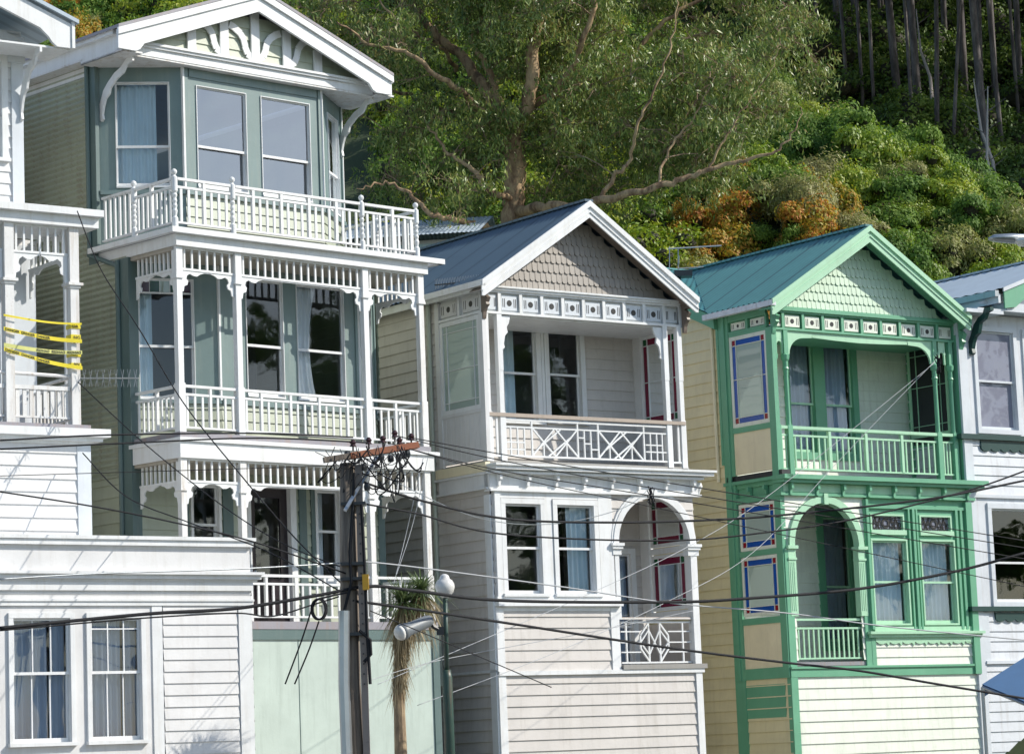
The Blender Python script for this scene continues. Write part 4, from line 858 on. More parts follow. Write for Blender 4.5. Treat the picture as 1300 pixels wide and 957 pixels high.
# ============================================================ pale house at the right edge
E_ = house('timber_house', 'pale blue white timber house with dark green sill bands cut by the right edge', 1215, 500, 54.2, 36.2)
wE = [(.58, 1.60, 7.70, 9.62), (1.95, 2.9, 7.70, 9.62)]; wE2 = [(.70, 2.1, 4.36, 6.16)]
g = G(front(0)).wall(.1, 6, 7.5, 9.95, wE, pitch=9, lap=0); g.wall(.1, 6, 6.42, 7.5, pitch=.19); g.wall(.1, 6, 4.2, 6.42, wE2, pitch=9, lap=0); g.wall(.1, 6, 0, 4.2, pitch=.19)
g.at(left(.1)).wall(0, 10, 0, 9.9, pitch=.19); g.build('wall', paint('cool_white_weatherboard', (.64, .67, .71), amount=.25), E_)
g = G(front(0)); g.box(.08, .30, 0, .035, 0, 9.9); g.box(.10, 6, 0, .05, 6.36, 6.42); g.box(.3, .45, 0, .03, 3.2, 4.15); g.box(.3, 6, 0, .06, 3.18, 3.24); g.at(left(.1)); g.box(0, .15, 0, .03, 0, 9.9); g.build('corner_board', BLW, E_)
window(E_, front(0), *wE[0], trim=BLW, sash=BLW, mid=.49, glass=FROSTD, seed=80, sill=False, arch=.09); window(E_, front(0), *wE[1], trim=BLW, sash=BLW, mid=.49, glass=FROSTD, seed=81, sill=False, arch=.09)
window(E_, front(0), *wE2[0], trim=BLW, sash=W, mid=.42, seed=82, sill=False, arch=.1)
def scal(g, s0, s1, z0, z1):
    x = s0; pl = []
    while x < s1-.01:
        pl += [(x, z0+.05), (x+.06, z0+.01), (x+.13, z0), (x+.20, z0+.01), (x+.26, z0+.05)]; x += .26
    g.prism(pl+[(x, z1), (s0, z1)], 0, .05)
g = G(front(0)); g.box(-.05, 6, -.02, .10, 7.48, 7.58); scal(g, .52, 5.7, 7.26, 7.46); g.box(-.05, 6, -.02, .10, 4.18, 4.27); scal(g, .62, 5.8, 3.98, 4.16); g.build('sill_band', DGRN, E_)
zE = lambda u: 10.42+.34*(u-1.0)
g = G(front(-.45)); g.prism([(1.0, 10.36), (4.0, zE(4.0)), (4.0, zE(4.0)-.30), (1.75, 10.36), (1.5, 10.20), (1.3, 10.06), (1.0, 10.02)][::-1], -.03, 0); g.prism([(4, zE(4)), (7, 10.4), (7, 10.1), (4, zE(4)-.3)][::-1], -.03, 0); g.build('bargeboard', GRN, E_)
g = G(front(-.45)); g.prism([(.96, 10.42), (4.0, zE(4)+.06), (7.1, 10.4), (7.1, 10.32), (4.0, zE(4)-.02), (.96, 10.34)][::-1], 0.001, .03); g.box(.3, 6, -.8, -.05, 9.97, 10.0); g.box(1.1, 6, -.45, -.05, 10.0, 10.14); g.box(-.0, 1.0, -.4, -.05, 9.9, 9.97); g.at(left(.92)); g.box(-.42, 8, 0, .06, 10.12, 10.3); g.build('eave_trim', BLW, E_)
g = G(left(.92)); g.box(-.44, 8, .06, .16, 10.24, 10.36); g.build('gutter', GALV, E_)
g = G(Fr((0, 0), (1, 0), (0, 1))); 
for sg in (-1, 1):
    corr(g, lambda v, t, sg=sg: (4.0+sg*3.1*(1-t), v, 10.40+(zE(4)+.05-10.40)*t), -.48, 9, lambda v: 0, lambda v: 1, pitch=.3, amp=.01)
g.box(3.9, 4.1, -.48, 9, zE(4)+.04, zE(4)+.08); g.build('roof', RPALE, E_)
g = G(front(-.1)).wall(1.2, 6.8, 10.14, 11.4, pitch=.19, top=lambda z: (4-(11.3-z)/.34, 4+(11.3-z)/.34)); g.build('gable_wall', BLW, E_)
dress_bracket(E_, front(0), .44, 9.98, .82, .64, DGRN, t=.09)
shell(E_, .1, 6, .2, 10, (3.15, 6.6, 9.9), 3)
# half-open canopy below it
p = at(1300, 834, 47)
cn = thing('canopy', 'sloping blue canopy in the lower right corner of the photo', 'awning', (0, 0, 0))
q0, q1 = at(1247, 868, 47.5), at(1420, 758, 49); bk = Vector((.59, -.81, 0))*1.3
g = G(Fr((0, 0, 0), (1, 0), (0, 1))); a, b = q0, q1; dn = Vector((0, 0, -.22))
pts = [a, b, b+bk-Vector((0, 0, .45)), a+bk-Vector((0, 0, .45))]; g.quad(*[tuple(x) for x in pts]); g.quad(*[tuple(x) for x in (a+dn, b+dn, b, a)]); g.quad(*[tuple(x-Vector((0, 0, .03))) for x in pts]); g.build('canopy_sheet', AWN, cn)
g = G(Fr((0, 0, 0), (1, 0), (0, 1))); 
for t in (0, .5, 1):
    c = a.lerp(b, t); g.tube([tuple(c-Vector((0, 0, .05))), tuple(c+bk-Vector((0, 0, .5)))], .025, 6); g.tube([tuple(c-Vector((0, 0, .05))), (c.x, c.y, 0)], .03, 6)
g.build('canopy_frame', GALV, cn)

# ============================================================ small house on the slope between the roofs
hp = at(455, 232, 62); HB = thing('hillside_house', 'small pale green house with an iron roof under the branches behind the tall house', 'house', (hp.x, hp.y, 0), R(-6))
g = G(front(0)).wall(-3, 2.2, 6, 12.9+.2, [(-.3, .5, 11.9, 12.7)], pitch=.18); g.at(right(2.2)).wall(0, 5, 6, 13.1, pitch=.18); g.build('wall', paint('pale_mint_weatherboard', (.36, .44, .40), amount=.2), HB)
window(HB, front(0), -.3, .5, 11.9, 12.7, seed=90)
g = G(Fr((0, 0), (1, 0), (0, 1))); corr(g, lambda v, t: (v, -.35+3*t, 13.25+.9*t), -3.4, 2.7, lambda v: 0, lambda v: 1, pitch=.1); corr(g, lambda v, t: (v, 5.6-3*t, 13.25+.9*t), -3.4, 2.7, lambda v: 0, lambda v: 1, pitch=.1); g.build('roof', RPALE, HB)
g = G(front(.36)); g.box(-3.4, 2.7, 0, .09, 13.12, 13.23); g.box(-3.4, 2.7, -.03, 0, 13.05, 13.23); g.build('gutter', W, HB)

# ============================================================ foliage
def leaf_mesh(name, cen, nrm, size, aspect, mat, droop=None, extra=None, r=rng):
    n = len(cen); nrm = nrm/np.linalg.norm(nrm, axis=1, keepdims=True)
    a = r.normal(size=(n, 3))
    if droop is not None: a = a*(1-droop)+np.array([0, 0, -1.])*droop*1.6
    a -= nrm*(a*nrm).sum(1, keepdims=True); a /= np.linalg.norm(a, axis=1, keepdims=True)+1e-9
    b = np.cross(nrm, a); s = (size*r.uniform(.65, 1.35, n))[:, None]
    P = np.stack([cen-a*s, cen+b*s*aspect-a*s*.1, cen+a*s, cen-b*s*aspect-a*s*.1], 1).reshape(-1, 3)
    F = np.arange(4*n).reshape(n, 4)
    me = bpy.data.meshes.new(name); ev, ef = extra if extra else (np.zeros((0, 3)), [])
    off = len(P); V = np.vstack([P, ev]) if len(ev) else P
    me.vertices.add(len(V)); me.vertices.foreach_set('co', V.ravel().astype(np.float32))
    nl = 4*n+4*len(ef); me.loops.add(nl); me.polygons.add(n+len(ef))
    idx = np.concatenate([F.ravel(), (np.array(ef).ravel()+off)]) if len(ef) else F.ravel()
    me.loops.foreach_set('vertex_index', idx.astype(np.int32)); me.polygons.foreach_set('loop_start', np.arange(0, nl, 4, dtype=np.int32))
    me.update(calc_edges=True); me.materials.append(mat)
    if len(ef): me.materials.append(DCORE); me.polygons.foreach_set('material_index', np.concatenate([np.zeros(n), np.ones(len(ef))]).astype(np.int32))
    me.validate(); return me
DCORE = barkmat('dark_bush_core', [(.012, .014, .006), (.03, .03, .014), (.05, .045, .025)], (9, 9, 9))  # very dark colour of the solid filler lumps inside each bush
def blob_points(n, blobs, r=rng, thick=.35):
    # points spread through the outer shell of overlapping lumps; blobs (cx,cy,cz,rx,ry,rz)
    bl = np.array(blobs); w = (bl[:, 3]*bl[:, 4]); w = w/w.sum(); k = r.choice(len(bl), n, p=w)
    d = r.normal(size=(n, 3)); d /= np.linalg.norm(d, axis=1, keepdims=True); d[:, 2] = np.abs(d[:, 2])*1.0-.25*(r.random(n) < .3)
    rad = 1-thick*r.random(n)**1.5+.10*r.normal(size=n)
    p = bl[k, :3]+d*bl[k, 3:]*rad[:, None]; return p, d
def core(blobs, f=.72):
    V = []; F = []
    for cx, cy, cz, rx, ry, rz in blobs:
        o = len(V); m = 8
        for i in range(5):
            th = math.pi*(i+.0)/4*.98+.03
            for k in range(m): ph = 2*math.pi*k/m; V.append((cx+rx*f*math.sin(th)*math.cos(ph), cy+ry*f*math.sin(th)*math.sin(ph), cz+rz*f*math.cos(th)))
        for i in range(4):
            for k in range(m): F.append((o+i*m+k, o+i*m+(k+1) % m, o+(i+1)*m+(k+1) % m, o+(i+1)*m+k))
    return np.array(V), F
LG = leafmat('bush_leaves_green', [(.03, .08, .010), (.10, .19, .016), (.22, .33, .02), (.42, .45, .04)], gloss=.5, scale=.3, trans=.4)
LD = leafmat('bush_leaves_dark', [(.02, .06, .010), (.06, .14, .018), (.12, .23, .025), (.22, .33, .04)], gloss=.7, scale=.3, trans=.4)
LO = leafmat('bush_leaves_olive', [(.08, .13, .03), (.19, .25, .05), (.30, .33, .08), (.36, .33, .14)], gloss=.55, scale=.3, trans=.4)
LA = leafmat('bush_leaves_autumn', [(.06, .12, .015), (.20, .26, .02), (.45, .34, .025), (.55, .24, .03), (.50, .11, .03)], gloss=.6, scale=.9, isl=.9, mult=.45)
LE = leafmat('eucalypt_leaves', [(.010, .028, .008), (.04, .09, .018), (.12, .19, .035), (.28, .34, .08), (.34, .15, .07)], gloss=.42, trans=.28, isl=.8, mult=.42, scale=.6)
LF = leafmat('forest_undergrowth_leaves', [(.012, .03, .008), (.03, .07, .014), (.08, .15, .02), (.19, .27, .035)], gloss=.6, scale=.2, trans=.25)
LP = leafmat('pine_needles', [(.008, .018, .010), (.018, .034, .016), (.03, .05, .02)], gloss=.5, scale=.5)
TW = barkmat('twig_bark', [(.10, .06, .04), (.24, .16, .10), (.38, .28, .18)], (5, 5, 5))
def bush_mesh(name, mat, seed, n=11000, size=.048, aspect=.5, R0=1.0, hi=.85, lumps=12):
    r = np.random.default_rng(seed); bl = [(0, 0, .15, R0*.7, R0*.7, R0*hi)]
    for k in range(lumps):
        a = r.uniform(0, 6.28); q = r.uniform(.35, .75)*R0; s = r.uniform(.22, .46)*R0
        bl.append((q*math.cos(a), q*math.sin(a), r.uniform(.1, .75)*R0*hi, s, s, s*r.uniform(.7, 1.05)))
    p, d = blob_points(n, bl, r); cl = r.integers(0, n, n//3)
    keep = np.ones(n, bool); 
    nrm = d*1.5+r.normal(size=(n, 3))*.5
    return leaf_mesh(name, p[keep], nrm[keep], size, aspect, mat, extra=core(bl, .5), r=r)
kinds = {
 'green': ('leafy mid green bush among the tangle of shrubs on the sunlit slope', 'green bushes on the slope', [bush_mesh('bush', LG, s) for s in (1, 2, 3, 4)]),
 'dark': ('rounded dark green bush among the tangle of shrubs on the sunlit slope', 'dark bushes on the slope', [bush_mesh('bush', LD, s, size=.045) for s in (11, 12, 13)]),
 'olive': ('grey olive bush among the tangle of shrubs on the sunlit slope', 'olive bushes on the slope', [bush_mesh('bush', LO, s, size=.045, aspect=.35) for s in (21, 22)]),
 'autumn': ('bush turning yellow and orange low on the slope behind the roofs', 'autumn coloured bushes on the slope', [bush_mesh('bush', LA, s, size=.05, hi=.9, n=7000) for s in (31, 32, 33)])}
def twig_mesh(seed):
    r_ = random.Random(seed); g_ = G(Fr((0, 0, 0), (1, 0), (0, 1)))
    for k in range(170):
        a = r_.uniform(0, 6.28); e = r_.uniform(.25, 1.5); L = r_.uniform(.5, 1.15); d_ = Vector((math.cos(a)*math.cos(e), math.sin(a)*math.cos(e), math.sin(e)))*L; j = Vector((r_.uniform(-.15, .15), r_.uniform(-.15, .15), r_.uniform(-.1, .1)))
        g_.tube([(0, 0, 0), tuple(d_*.5+j), tuple(d_)], [.012, .008, .003], 3)
        for m_ in range(3): q_ = d_*r_.uniform(.5, .9)+j*.5; g_.tube([tuple(q_), tuple(q_+Vector((r_.uniform(-.2, .2), r_.uniform(-.2, .2), r_.uniform(0, .25))))], [.005, .002], 3)
    me_ = bpy.data.meshes.new('bare_bush'); me_.from_pydata(g_.v, [], g_.f); me_.materials.append(TW); me_.update(); return me_
kinds['bare'] = ('bare twiggy grey brown bush among the leafy shrubs on the slope', 'bare bushes on the slope', [twig_mesh(s) for s in (41, 42)])
def pxof(p):
    d = np.array(p)-CC; return 650+FPX*(d@CX)/(d@CF), 434-FPX*(d@CU)/(d@CF)
r = random.Random(11); cand = []
y = 57.5
while y < 106:
    x = -20+(r.random())*1
    while x < 17.5:
        X, Y_ = x+r.uniform(-.5, .5), y+r.uniform(-.5, .5); z = height(X, Y_); px, py = pxof((X, Y_, z+.5)); cr = 24.5-1.15*(X-5.4)
        far = 16+.6*(Y_-98)
        if -60 < px < 1350 and py > -60 and pxof((X, Y_, z+1.3))[1] < float(np.interp(px, [-60, 28, 150, 325, 494, 500, 545, 748, 865, 1100, 1195, 1300], [95, 95, 45, 0, 110, 260, 318, 262, 350, 292, 362, 338]))+12 and py < 470 and z > 4 and (z < cr+1): cand.append((X, Y_, z, px, py))
        x += 1.06
    y += 1.0
things, stuff = [], []
def inscene(c):
    X, Y_, z, px, py = c
    if abs(X-hp.x+.3) < 4 and -1 < Y_-hp.y < 6.5: return 0
    if px > 860: return 1 if py > -30 else 0
    if px < 150: return 1 if 120 > py > -40 else 0
    return .5
for c in cand:
    q = inscene(c)
    if q == 1: things.append(c)
    elif q == .5: stuff.append(c)
rest = []
if len(things) > 292:
    things.sort(key=lambda c: c[1]); r2_ = random.Random(1); rest = things[292:]; things = things[:292]
print('bushes', len(things), 'stuff', len(stuff))
for X, Y_, z, px, py in things:
    edge = (py > 240-.10*(px-860) and px < 1080) or px < 150
    t = r.random()
    if edge and t < (.58 if px > 150 else .5): k = 'autumn'
    elif t < .07: k = 'bare'
    elif t < .42: k = 'green'
    elif t < .72: k = 'dark'
    elif t < .95: k = 'olive'
    else: k = 'autumn' if py > 100 else 'green'
    lab, grp, ms = kinds[k]; o = bpy.data.objects.new('bush', r.choice(ms)); COL.objects.link(o); s = r.uniform(.62, 1.12)*(1.1 if k == 'dark' else 1)*(.9 if k == 'autumn' else 1)
    o.location = (X, Y_, z-.25); o.rotation_euler = (r.uniform(-.2, .2), r.uniform(-.2, .2), r.uniform(0, 6.28)); o.scale = (s, s, s*r.uniform(.95, 1.6)); tag(o, lab, 'bush', grp)
def cover(name, pts, mat, n, size, sc=(1, 1.6), seed=0, aspect=.5, kind='stuff'):
    rr = np.random.default_rng(seed); P = []; D = []; V = []; F = []
    for X, Y_, z in pts:
        s = rr.uniform(*sc); bl = [(X, Y_, z, s*.8, s*.8, s*.8)]
        for k in range(4): a = rr.uniform(0, 6.28); bl.append((X+.6*s*math.cos(a), Y_+.6*s*math.sin(a), z+rr.uniform(0, .6)*s, s*.5, s*.5, s*.45))
        p, d = blob_points(n, bl, rr); P.append(p); D.append(d); v, f = core(bl, .5); o = sum(len(x) for x in V); V.append(v); F += [tuple(i+o for i in q) for q in f]
    P = np.vstack(P); D = np.vstack(D)+rr.normal(size=(len(P), 3))*.7
    me = leaf_mesh(name, P, D, size, aspect, mat, extra=(np.vstack(V), F), r=rr); o = bpy.data.objects.new(name, me); COL.objects.link(o); tag(o, kind=kind); return o
print('rest', len(rest)); r.shuffle(rest); a_ = len(rest)//3
for nm_, mt, sl, lb in (('hillside_shrubbery', LG, rest[:a_], 'green'), ('hillside_shrubbery', LD, rest[a_:2*a_], 'dark'), ('hillside_shrubbery', LO, rest[2*a_:], 'olive')):
    if sl: o = cover(nm_, [(c[0], c[1], c[2]) for c in sl], mt, 4200, .048, sc=(.7, 1.2), seed=len(lb)); tag(o, lb+' shrubs filling the upper part of the sunlit slope')
h = len(stuff)//2; r.shuffle(stuff)
o = cover('undergrowth', [(c[0], c[1], c[2]) for c in stuff[:h]], LD, 1500, .065, sc=(.8, 1.3), seed=5); tag(o, 'dark undergrowth behind the big gum tree')
o = cover('undergrowth', [(c[0], c[1], c[2]) for c in stuff[h:]], LG, 1500, .065, sc=(.8, 1.3), seed=6); tag(o, 'green undergrowth behind the big gum tree')
fp = []
for i in range(560):
    X = r.uniform(-6, 36); Y_ = r.uniform(95, 140); z = height(X, Y_)
    px, py = pxof((X, Y_, z))
    if px > 820 and py > -60: fp.append((X, Y_, z))
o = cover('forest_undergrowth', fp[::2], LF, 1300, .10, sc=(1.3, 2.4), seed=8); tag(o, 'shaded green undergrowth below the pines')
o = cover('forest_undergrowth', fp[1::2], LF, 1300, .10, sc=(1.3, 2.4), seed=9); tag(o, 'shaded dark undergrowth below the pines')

# ------------------------------------------------------------ pines on the far slope
BP = barkmat('pine_bark', [(.04, .035, .035), (.11, .095, .095), (.24, .22, .21)], (5, 5, 1))
def trunk_obj(p0, p1, r0, r1, parent, mat, bend=.3, seed=0):
    rr = random.Random(seed); pts = []; rad = []
    for k in range(9):
        t = k/8; pts.append((p0[0]+(p1[0]-p0[0])*t+bend*math.sin(t*3+seed)*.5, p0[1]+(p1[1]-p0[1])*t, p0[2]+(p1[2]-p0[2])*t)); rad.append(r0+(r1-r0)*t)
    o = Vector(pts[0]); g = G(Fr((0, 0, 0), (1, 0), (0, 1))); g.tube([tuple(Vector(p)-Vector(p0)) for p in pts], rad, 8)
    for k in range(7):   # dead stubs
        t = rr.uniform(.3, .95); q = Vector(p0).lerp(Vector(p1), t)-Vector(p0); a = rr.uniform(0, 6.28); L = rr.uniform(.4, 1.4); g.tube([tuple(q), tuple(q+Vector((math.cos(a)*L, math.sin(a)*L, .15)))], [.05, .015], 4)
    return g.build('trunk', mat, parent, smooth=True)
def pine_crown(seed, rad=3.2, h=9):
    rr = np.random.default_rng(seed); bl = []
    for k in range(26):
        a = rr.uniform(0, 6.28); t = rr.random(); q = rad*(1-t*.75)*rr.uniform(.3, 1); bl.append((q*math.cos(a), q*math.sin(a), t*h, rr.uniform(.7, 1.3), rr.uniform(.7, 1.3), rr.uniform(.3, .55)))
    p, d = blob_points(5200, bl, rr, thick=.8); return leaf_mesh('crown', p, d+rr.normal(size=p.shape)*.8, .2, .18, LP, r=rr)
PC = [pine_crown(s) for s in (1, 2, 3)]
pines = [(944, 12, 0), (905, 5, 0), (962, 18, 0), (1005, 52, 4), (1027, 40, 8), (1042, 62, -3), (1075, 125, 0), (1097, 132, 0), (1115, 140, 3), (1160, 160, 3), (1170, 150, -2), (1183, 185, 20), (1212, 195, 25), (1245, 150, 8), (1260, 120, 3), (1278, 195, -28), (1258, 225, -4), (1290, 150, 0), (1142, 128, -14), (1225, 120, 6), (1060, 60, 5), (1128, 45, -6), (1010, 20, 4), (985, 15, -3), (1238, 60, 9), (1200, 70, -5), (1300, 170, 5), (1324, 190, -4), (1086, 50, 0), (1155, 60, 3)]
labs = {15: 'slender pine leaning left with a bare pale lower trunk near the right edge', 12: 'pine with a curved trunk rising beside the crest of the sunlit bushes'}
cidx = 0
for i, (px, py, dx) in enumerate(pines):
    # walk the sight line until it meets the far slope
    Y = 96
    while Y < 160:
        q = at(px, py, Y)
        if q.z < height(q.x, q.y)+.4: break
        Y += .5
    b = at(px, py, Y); b.z = height(b.x, b.y)-.3; rr = random.Random(i); H = rr.uniform(19, 24); lean = (dx+rr.uniform(-4, 4))*Y/FPX
    top = Vector((b.x+lean*1.6+rr.uniform(-.5, .5), b.y+rr.uniform(-.5, .8), b.z+H))
    t = thing('pine_tree', labs.get(i, 'tall bare trunked pine in the shaded stand on the far slope'), 'tree', tuple(b), 0, 'pines on the far slope')
    trunk_obj(b, top, rr.choice((.08, .11, .15, .19)), .05, t, BP, bend=rr.uniform(-.5, .5), seed=i)
    for fz, s in ((.72, 1), (.5, .6), (.36, .34)):
        if fz < .6 and (i+int(fz*10)) % 3: continue
        c = bpy.data.objects.new('crown', PC[i % 3]); COL.objects.link(c); c.parent = t; q = b.lerp(top, fz)-b; c.location = q; c.rotation_euler = (0, 0, rr.uniform(0, 6)); c.scale = (1.1*s, 1.1*s, s)
for k, (p0, p1, lab) in enumerate((((1262, 178, 108), (1236, 100, 108), 'pale dead trunk leaning left between the pines near the right edge'), ((1182, 98, 118), (1163, 12, 119), 'thin pale dead trunk leaning left at the top of the pine stand'), ((1252, 215, 104), (1254, 110, 104), 'crooked pale snag with a bleached base at the right of the pine stand'))):
    a_, b_ = at(*p0), at(*p1); a_.z = min(a_.z, height(a_.x, a_.y)+.5)-.2; t = thing('dead_tree', lab, 'dead tree', tuple(a_)); d_ = b_-a_; g = G(Fr((0, 0, 0), (1, 0), (0, 1))); g.tube([(0, 0, 0), tuple(d_*.35+Vector((.12, 0, 0))), tuple(d_*.6-Vector((.1, 0, 0))), tuple(d_)], [.09, .07, .055, .02], 7)
    g.build('trunk', paint('bleached_snag', (.42, .38, .36), amount=.4), t); g = G(Fr((0, 0, 0), (1, 0), (0, 1)))
    for m_ in range(5): q_ = d_*(.3+.14*m_); g.tube([tuple(q_), tuple(q_+Vector(((-1)**m_*.7, .1, .5)))], [.03, .01], 4)
    g.build('branch', BP, t)
# the rest of the stand, unseen trunks whose canopy keeps the far slope in shade
P = []; D = []; rr = np.random.default_rng(44); bl = []
for k in range(760):
    X = rr.uniform(2, 66); Y = rr.uniform(100, 168); z = height(X, Y)+rr.uniform(13, 22)
    bl.append((X, Y, z, rr.uniform(1.2, 2.6), rr.uniform(1.2, 2.6), rr.uniform(.6, 1.3)))
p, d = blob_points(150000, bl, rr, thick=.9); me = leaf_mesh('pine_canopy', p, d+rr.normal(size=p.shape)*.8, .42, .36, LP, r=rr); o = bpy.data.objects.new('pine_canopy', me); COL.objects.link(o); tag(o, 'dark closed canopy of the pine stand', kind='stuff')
bk = [(X, Y, height(X, Y)) for X, Y in [(r.uniform(-5, 45), r.uniform(128, 160)) for _ in range(260)]]
g = G(Fr((0, 0, 0), (1, 0), (0, 1)))
for X, Y, z in bk:
    if pxof((X, Y, z))[0] > 780: g.tube([(X, Y, z-.3), (X+r.uniform(-.8, .8), Y, z+20)], [r.uniform(.07, .14), .05], 5)
g.build('forest_trunks', BP, label='thicket of dark trunks deep in the pine stand', kind='stuff')

# ------------------------------------------------------------ the big gum tree
BE = barkmat('gum_bark', [(.06, .035, .02), (.20, .12, .065), (.44, .31, .17), (.22, .12, .07)], (4, 4, 1.2))
ET = thing('gum_tree', 'huge spreading gum tree with tan limbs rising behind the blue roof', 'tree', tuple(at(650, 330, 65)))
OE = Vector(ET.location)
def limb(pts, r0, r1, out):
    # pixel path (px,py,Y) smoothed into a limb; keeps the points for twigs
    P = [at(*p) for p in pts]; S = []
    for i in range(len(P)-1):
        a = P[max(i-1, 0)]; b = P[i]; c = P[i+1]; d = P[min(i+2, len(P)-1)]
        for k in range(6):
            t = k/6; S.append(.5*((2*b)+(c-a)*t+(2*a-5*b+4*c-d)*t*t+(3*b-a-3*c+d)*t**3))
    S.append(P[-1]); n = len(S); rr = [r0+(r1-r0)*(k/(n-1))**.8 for k in range(n)]
    S = [s+Vector((random.uniform(-1, 1), random.uniform(-1, 1), random.uniform(-1, 1)))*.045 for s in S]
    g = G(Fr((0, 0, 0), (1, 0), (0, 1))); g.tube([tuple(s-OE) for s in S], rr, 9); out += [(s, q) for s, q in zip(S, rr)]; return g
LM = []; limbs = [
 ([(655, 360, 65), (652, 300, 65), (652, 250, 65), (656, 215, 65), (650, 180, 65)], .34, .20),
 ([(650, 260, 65), (652, 215, 65), (655, 165, 64.5), (672, 125, 64), (676, 70, 64), (684, 20, 64), (690, -60, 64)], .22, .12),
 ([(650, 190, 65), (630, 140, 65.3), (612, 110, 65.5), (590, 75, 66), (560, 50, 66), (530, 15, 66), (500, -50, 66)], .18, .08),
 ([(636, 170, 65), (600, 130, 64), (560, 100, 63), (520, 68, 62.5), (470, 55, 62.5), (430, 30, 62)], .10, .02),
 ([(655, 210, 65), (630, 180, 66), (585, 150, 67), (540, 130, 67), (500, 118, 67), (455, 130, 67)], .11, .03),
 ([(650, 300, 65), (620, 290, 64), (585, 282, 63), (545, 270, 62.5), (520, 245, 62.5), (490, 232, 62.5), (455, 240, 62)], .11, .015),
 ([(652, 255, 65), (620, 240, 64), (600, 215, 64), (570, 195, 64), (545, 160, 64)], .09, .03),
 ([(655, 270, 65), (680, 265, 64), (720, 262, 63), (765, 255, 62.5), (810, 243, 62), (860, 230, 62), (900, 214, 62), (945, 204, 62), (985, 192, 62), (1008, 165, 62), (1020, 135, 62)], .145, .008),
 ([(760, 256, 62.6), (780, 225, 62.5), (800, 200, 62.4), (808, 160, 62), (830, 120, 62), (850, 60, 62), (860, 0, 62)], .06, .015),
 ([(665, 140, 64.3), (700, 120, 64), (728, 85, 63.5), (745, 40, 63), (760, -20, 63)], .11, .05),
 ([(668, 150, 65), (700, 150, 66), (750, 120, 66), (790, 90, 66), (830, 40, 66), (870, 10, 66), (920, -10, 66)], .10, .04),
 ([(900, 214, 62), (925, 170, 62), (950, 130, 62), (975, 95, 62), (990, 60, 62)], .035, .006),
 ([(835, 236, 62), (850, 190, 62.5), (880, 150, 62.5), (900, 110, 62.5), (930, 60, 63)], .04, .006),
 ([(640, 160, 65), (625, 100, 65), (600, 50, 65), (585, 0, 65), (570, -50, 65)], .1, .04),
 ([(700, 262, 63.5), (730, 290, 63), (760, 285, 63)], .05, .02), ([(580, 90, 66), (560, 60, 65), (520, 40, 64), (480, 0, 64)], .06, .02)]
gt = None
for k, (pts, a, b) in enumerate(limbs):
    g = limb(pts, a, b, LM)
    g.build('trunk' if k == 0 else 'limb', BE, ET, smooth=True)
crown = [(560, 50, 95), (470, 100, 80), (640, 20, 110), (720, 70, 110), (800, 80, 120), (880, 50, 100), (955, 80, 70), (1000, 95, 40), (860, 160, 85), (760, 185, 75), (700, 140, 90), (590, 150, 85), (520, 190, 70), (565, 235, 60), (940, 150, 60), (640, -60, 140), (820, -40, 140), (940, 10, 70), (430, 40, 70), (480, 250, 40), (620, 220, 50), (740, 235, 35), (900, 200, 35), (500, -40, 100), (700, -90, 150), (420, 150, 45), (960, 40, 60), (850, 190, 70), (920, 150, 70), (900, 110, 70), (780, 215, 55), (705, 235, 45), (960, 120, 50), (830, 140, 80)]
rr = np.random.default_rng(77); tips = []; LMp = np.array([tuple(s) for s, q in LM])
for cx, cy, rad in crown:
    for k in range(int(rad*rad/1950)+1):
        a = rr.uniform(0, 6.28); q = rad*math.sqrt(rr.random()); Y = 65.4+rr.normal()*1.5; c0 = at(cx+q*math.cos(a), cy+q*math.sin(a)*.9, Y); s0 = rr.uniform(.35, .75)
        for kk in range(int(11*s0/.55)): tips.append(c0+Vector(rr.normal(size=3))*s0*.62)
print('tips', len(tips))
tg = G(Fr((0, 0, 0), (1, 0), (0, 1))); C = []; Dn = []
nodes = [Vector(v) for v in LMp]
narr = LMp.copy(); order = sorted(range(len(tips)), key=lambda i: np.min(((LMp-np.array(tips[i]))**2).sum(1)))
extra_nodes = []
for ii, i in enumerate(order):
    tip = tips[i]; arr = narr if not extra_nodes else np.vstack([narr, np.array(extra_nodes)])
    d = ((arr-np.array(tip))*np.array([1, 1, 1.0])); d2 = (d**2).sum(1)+np.maximum(0, (arr[:, 2]-tip.z))*2.0
    j = int(np.argmin(d2)); base = Vector(arr[j]); v = tip-base; L = v.length
    if L < .05: continue
    mid = base+v*.5+Vector((rr.normal()*.12*L, rr.normal()*.12*L, .14*L)); q1 = base.lerp(mid, .55)+Vector((0, 0, .03*L))
    r0 = min(.028, .008+.010*L); tg.tube([tuple(base-OE), tuple(q1-OE), tuple(mid-OE), tuple(tip-OE)], [r0, r0*.8, r0*.6, .005], 4)
    extra_nodes.append(tuple(mid))
    for _ in range(6):
        dv = Vector((rr.normal(), rr.normal()*.6, rr.normal()*.8-.1))*.22; tg.tube([tuple(mid.lerp(tip, rr.random())-OE), tuple(tip+dv-OE)], [.007, .003], 3)
    if len(extra_nodes) > 1600: extra_nodes.pop(0)
    m = int(rr.integers(60, 120)); s = rr.uniform(.16, .30)
    for t in range(3):      # small hanging sprays at the end of each twig
        c = np.array(tip)+rr.normal(size=3)*s*.9; n2 = m//3; q = rr.normal(size=(n2, 3))*np.array([s*.55, s*.55, s*.5]); C.append(c+q-np.array([0, 0, .1])); 
        Dn.append(rr.normal(size=(n2, 3))*np.array([1, 1, .45]))
tg.build('twigs', TW, ET)
C = np.vstack(C)-np.array(OE); Dn = np.vstack(Dn); print('euc leaves', len(C))
me = leaf_mesh('crown', C, Dn, .072, .25, LE, droop=.5, r=rr); o = bpy.data.objects.new('crown', me); COL.objects.link(o); o.parent = ET

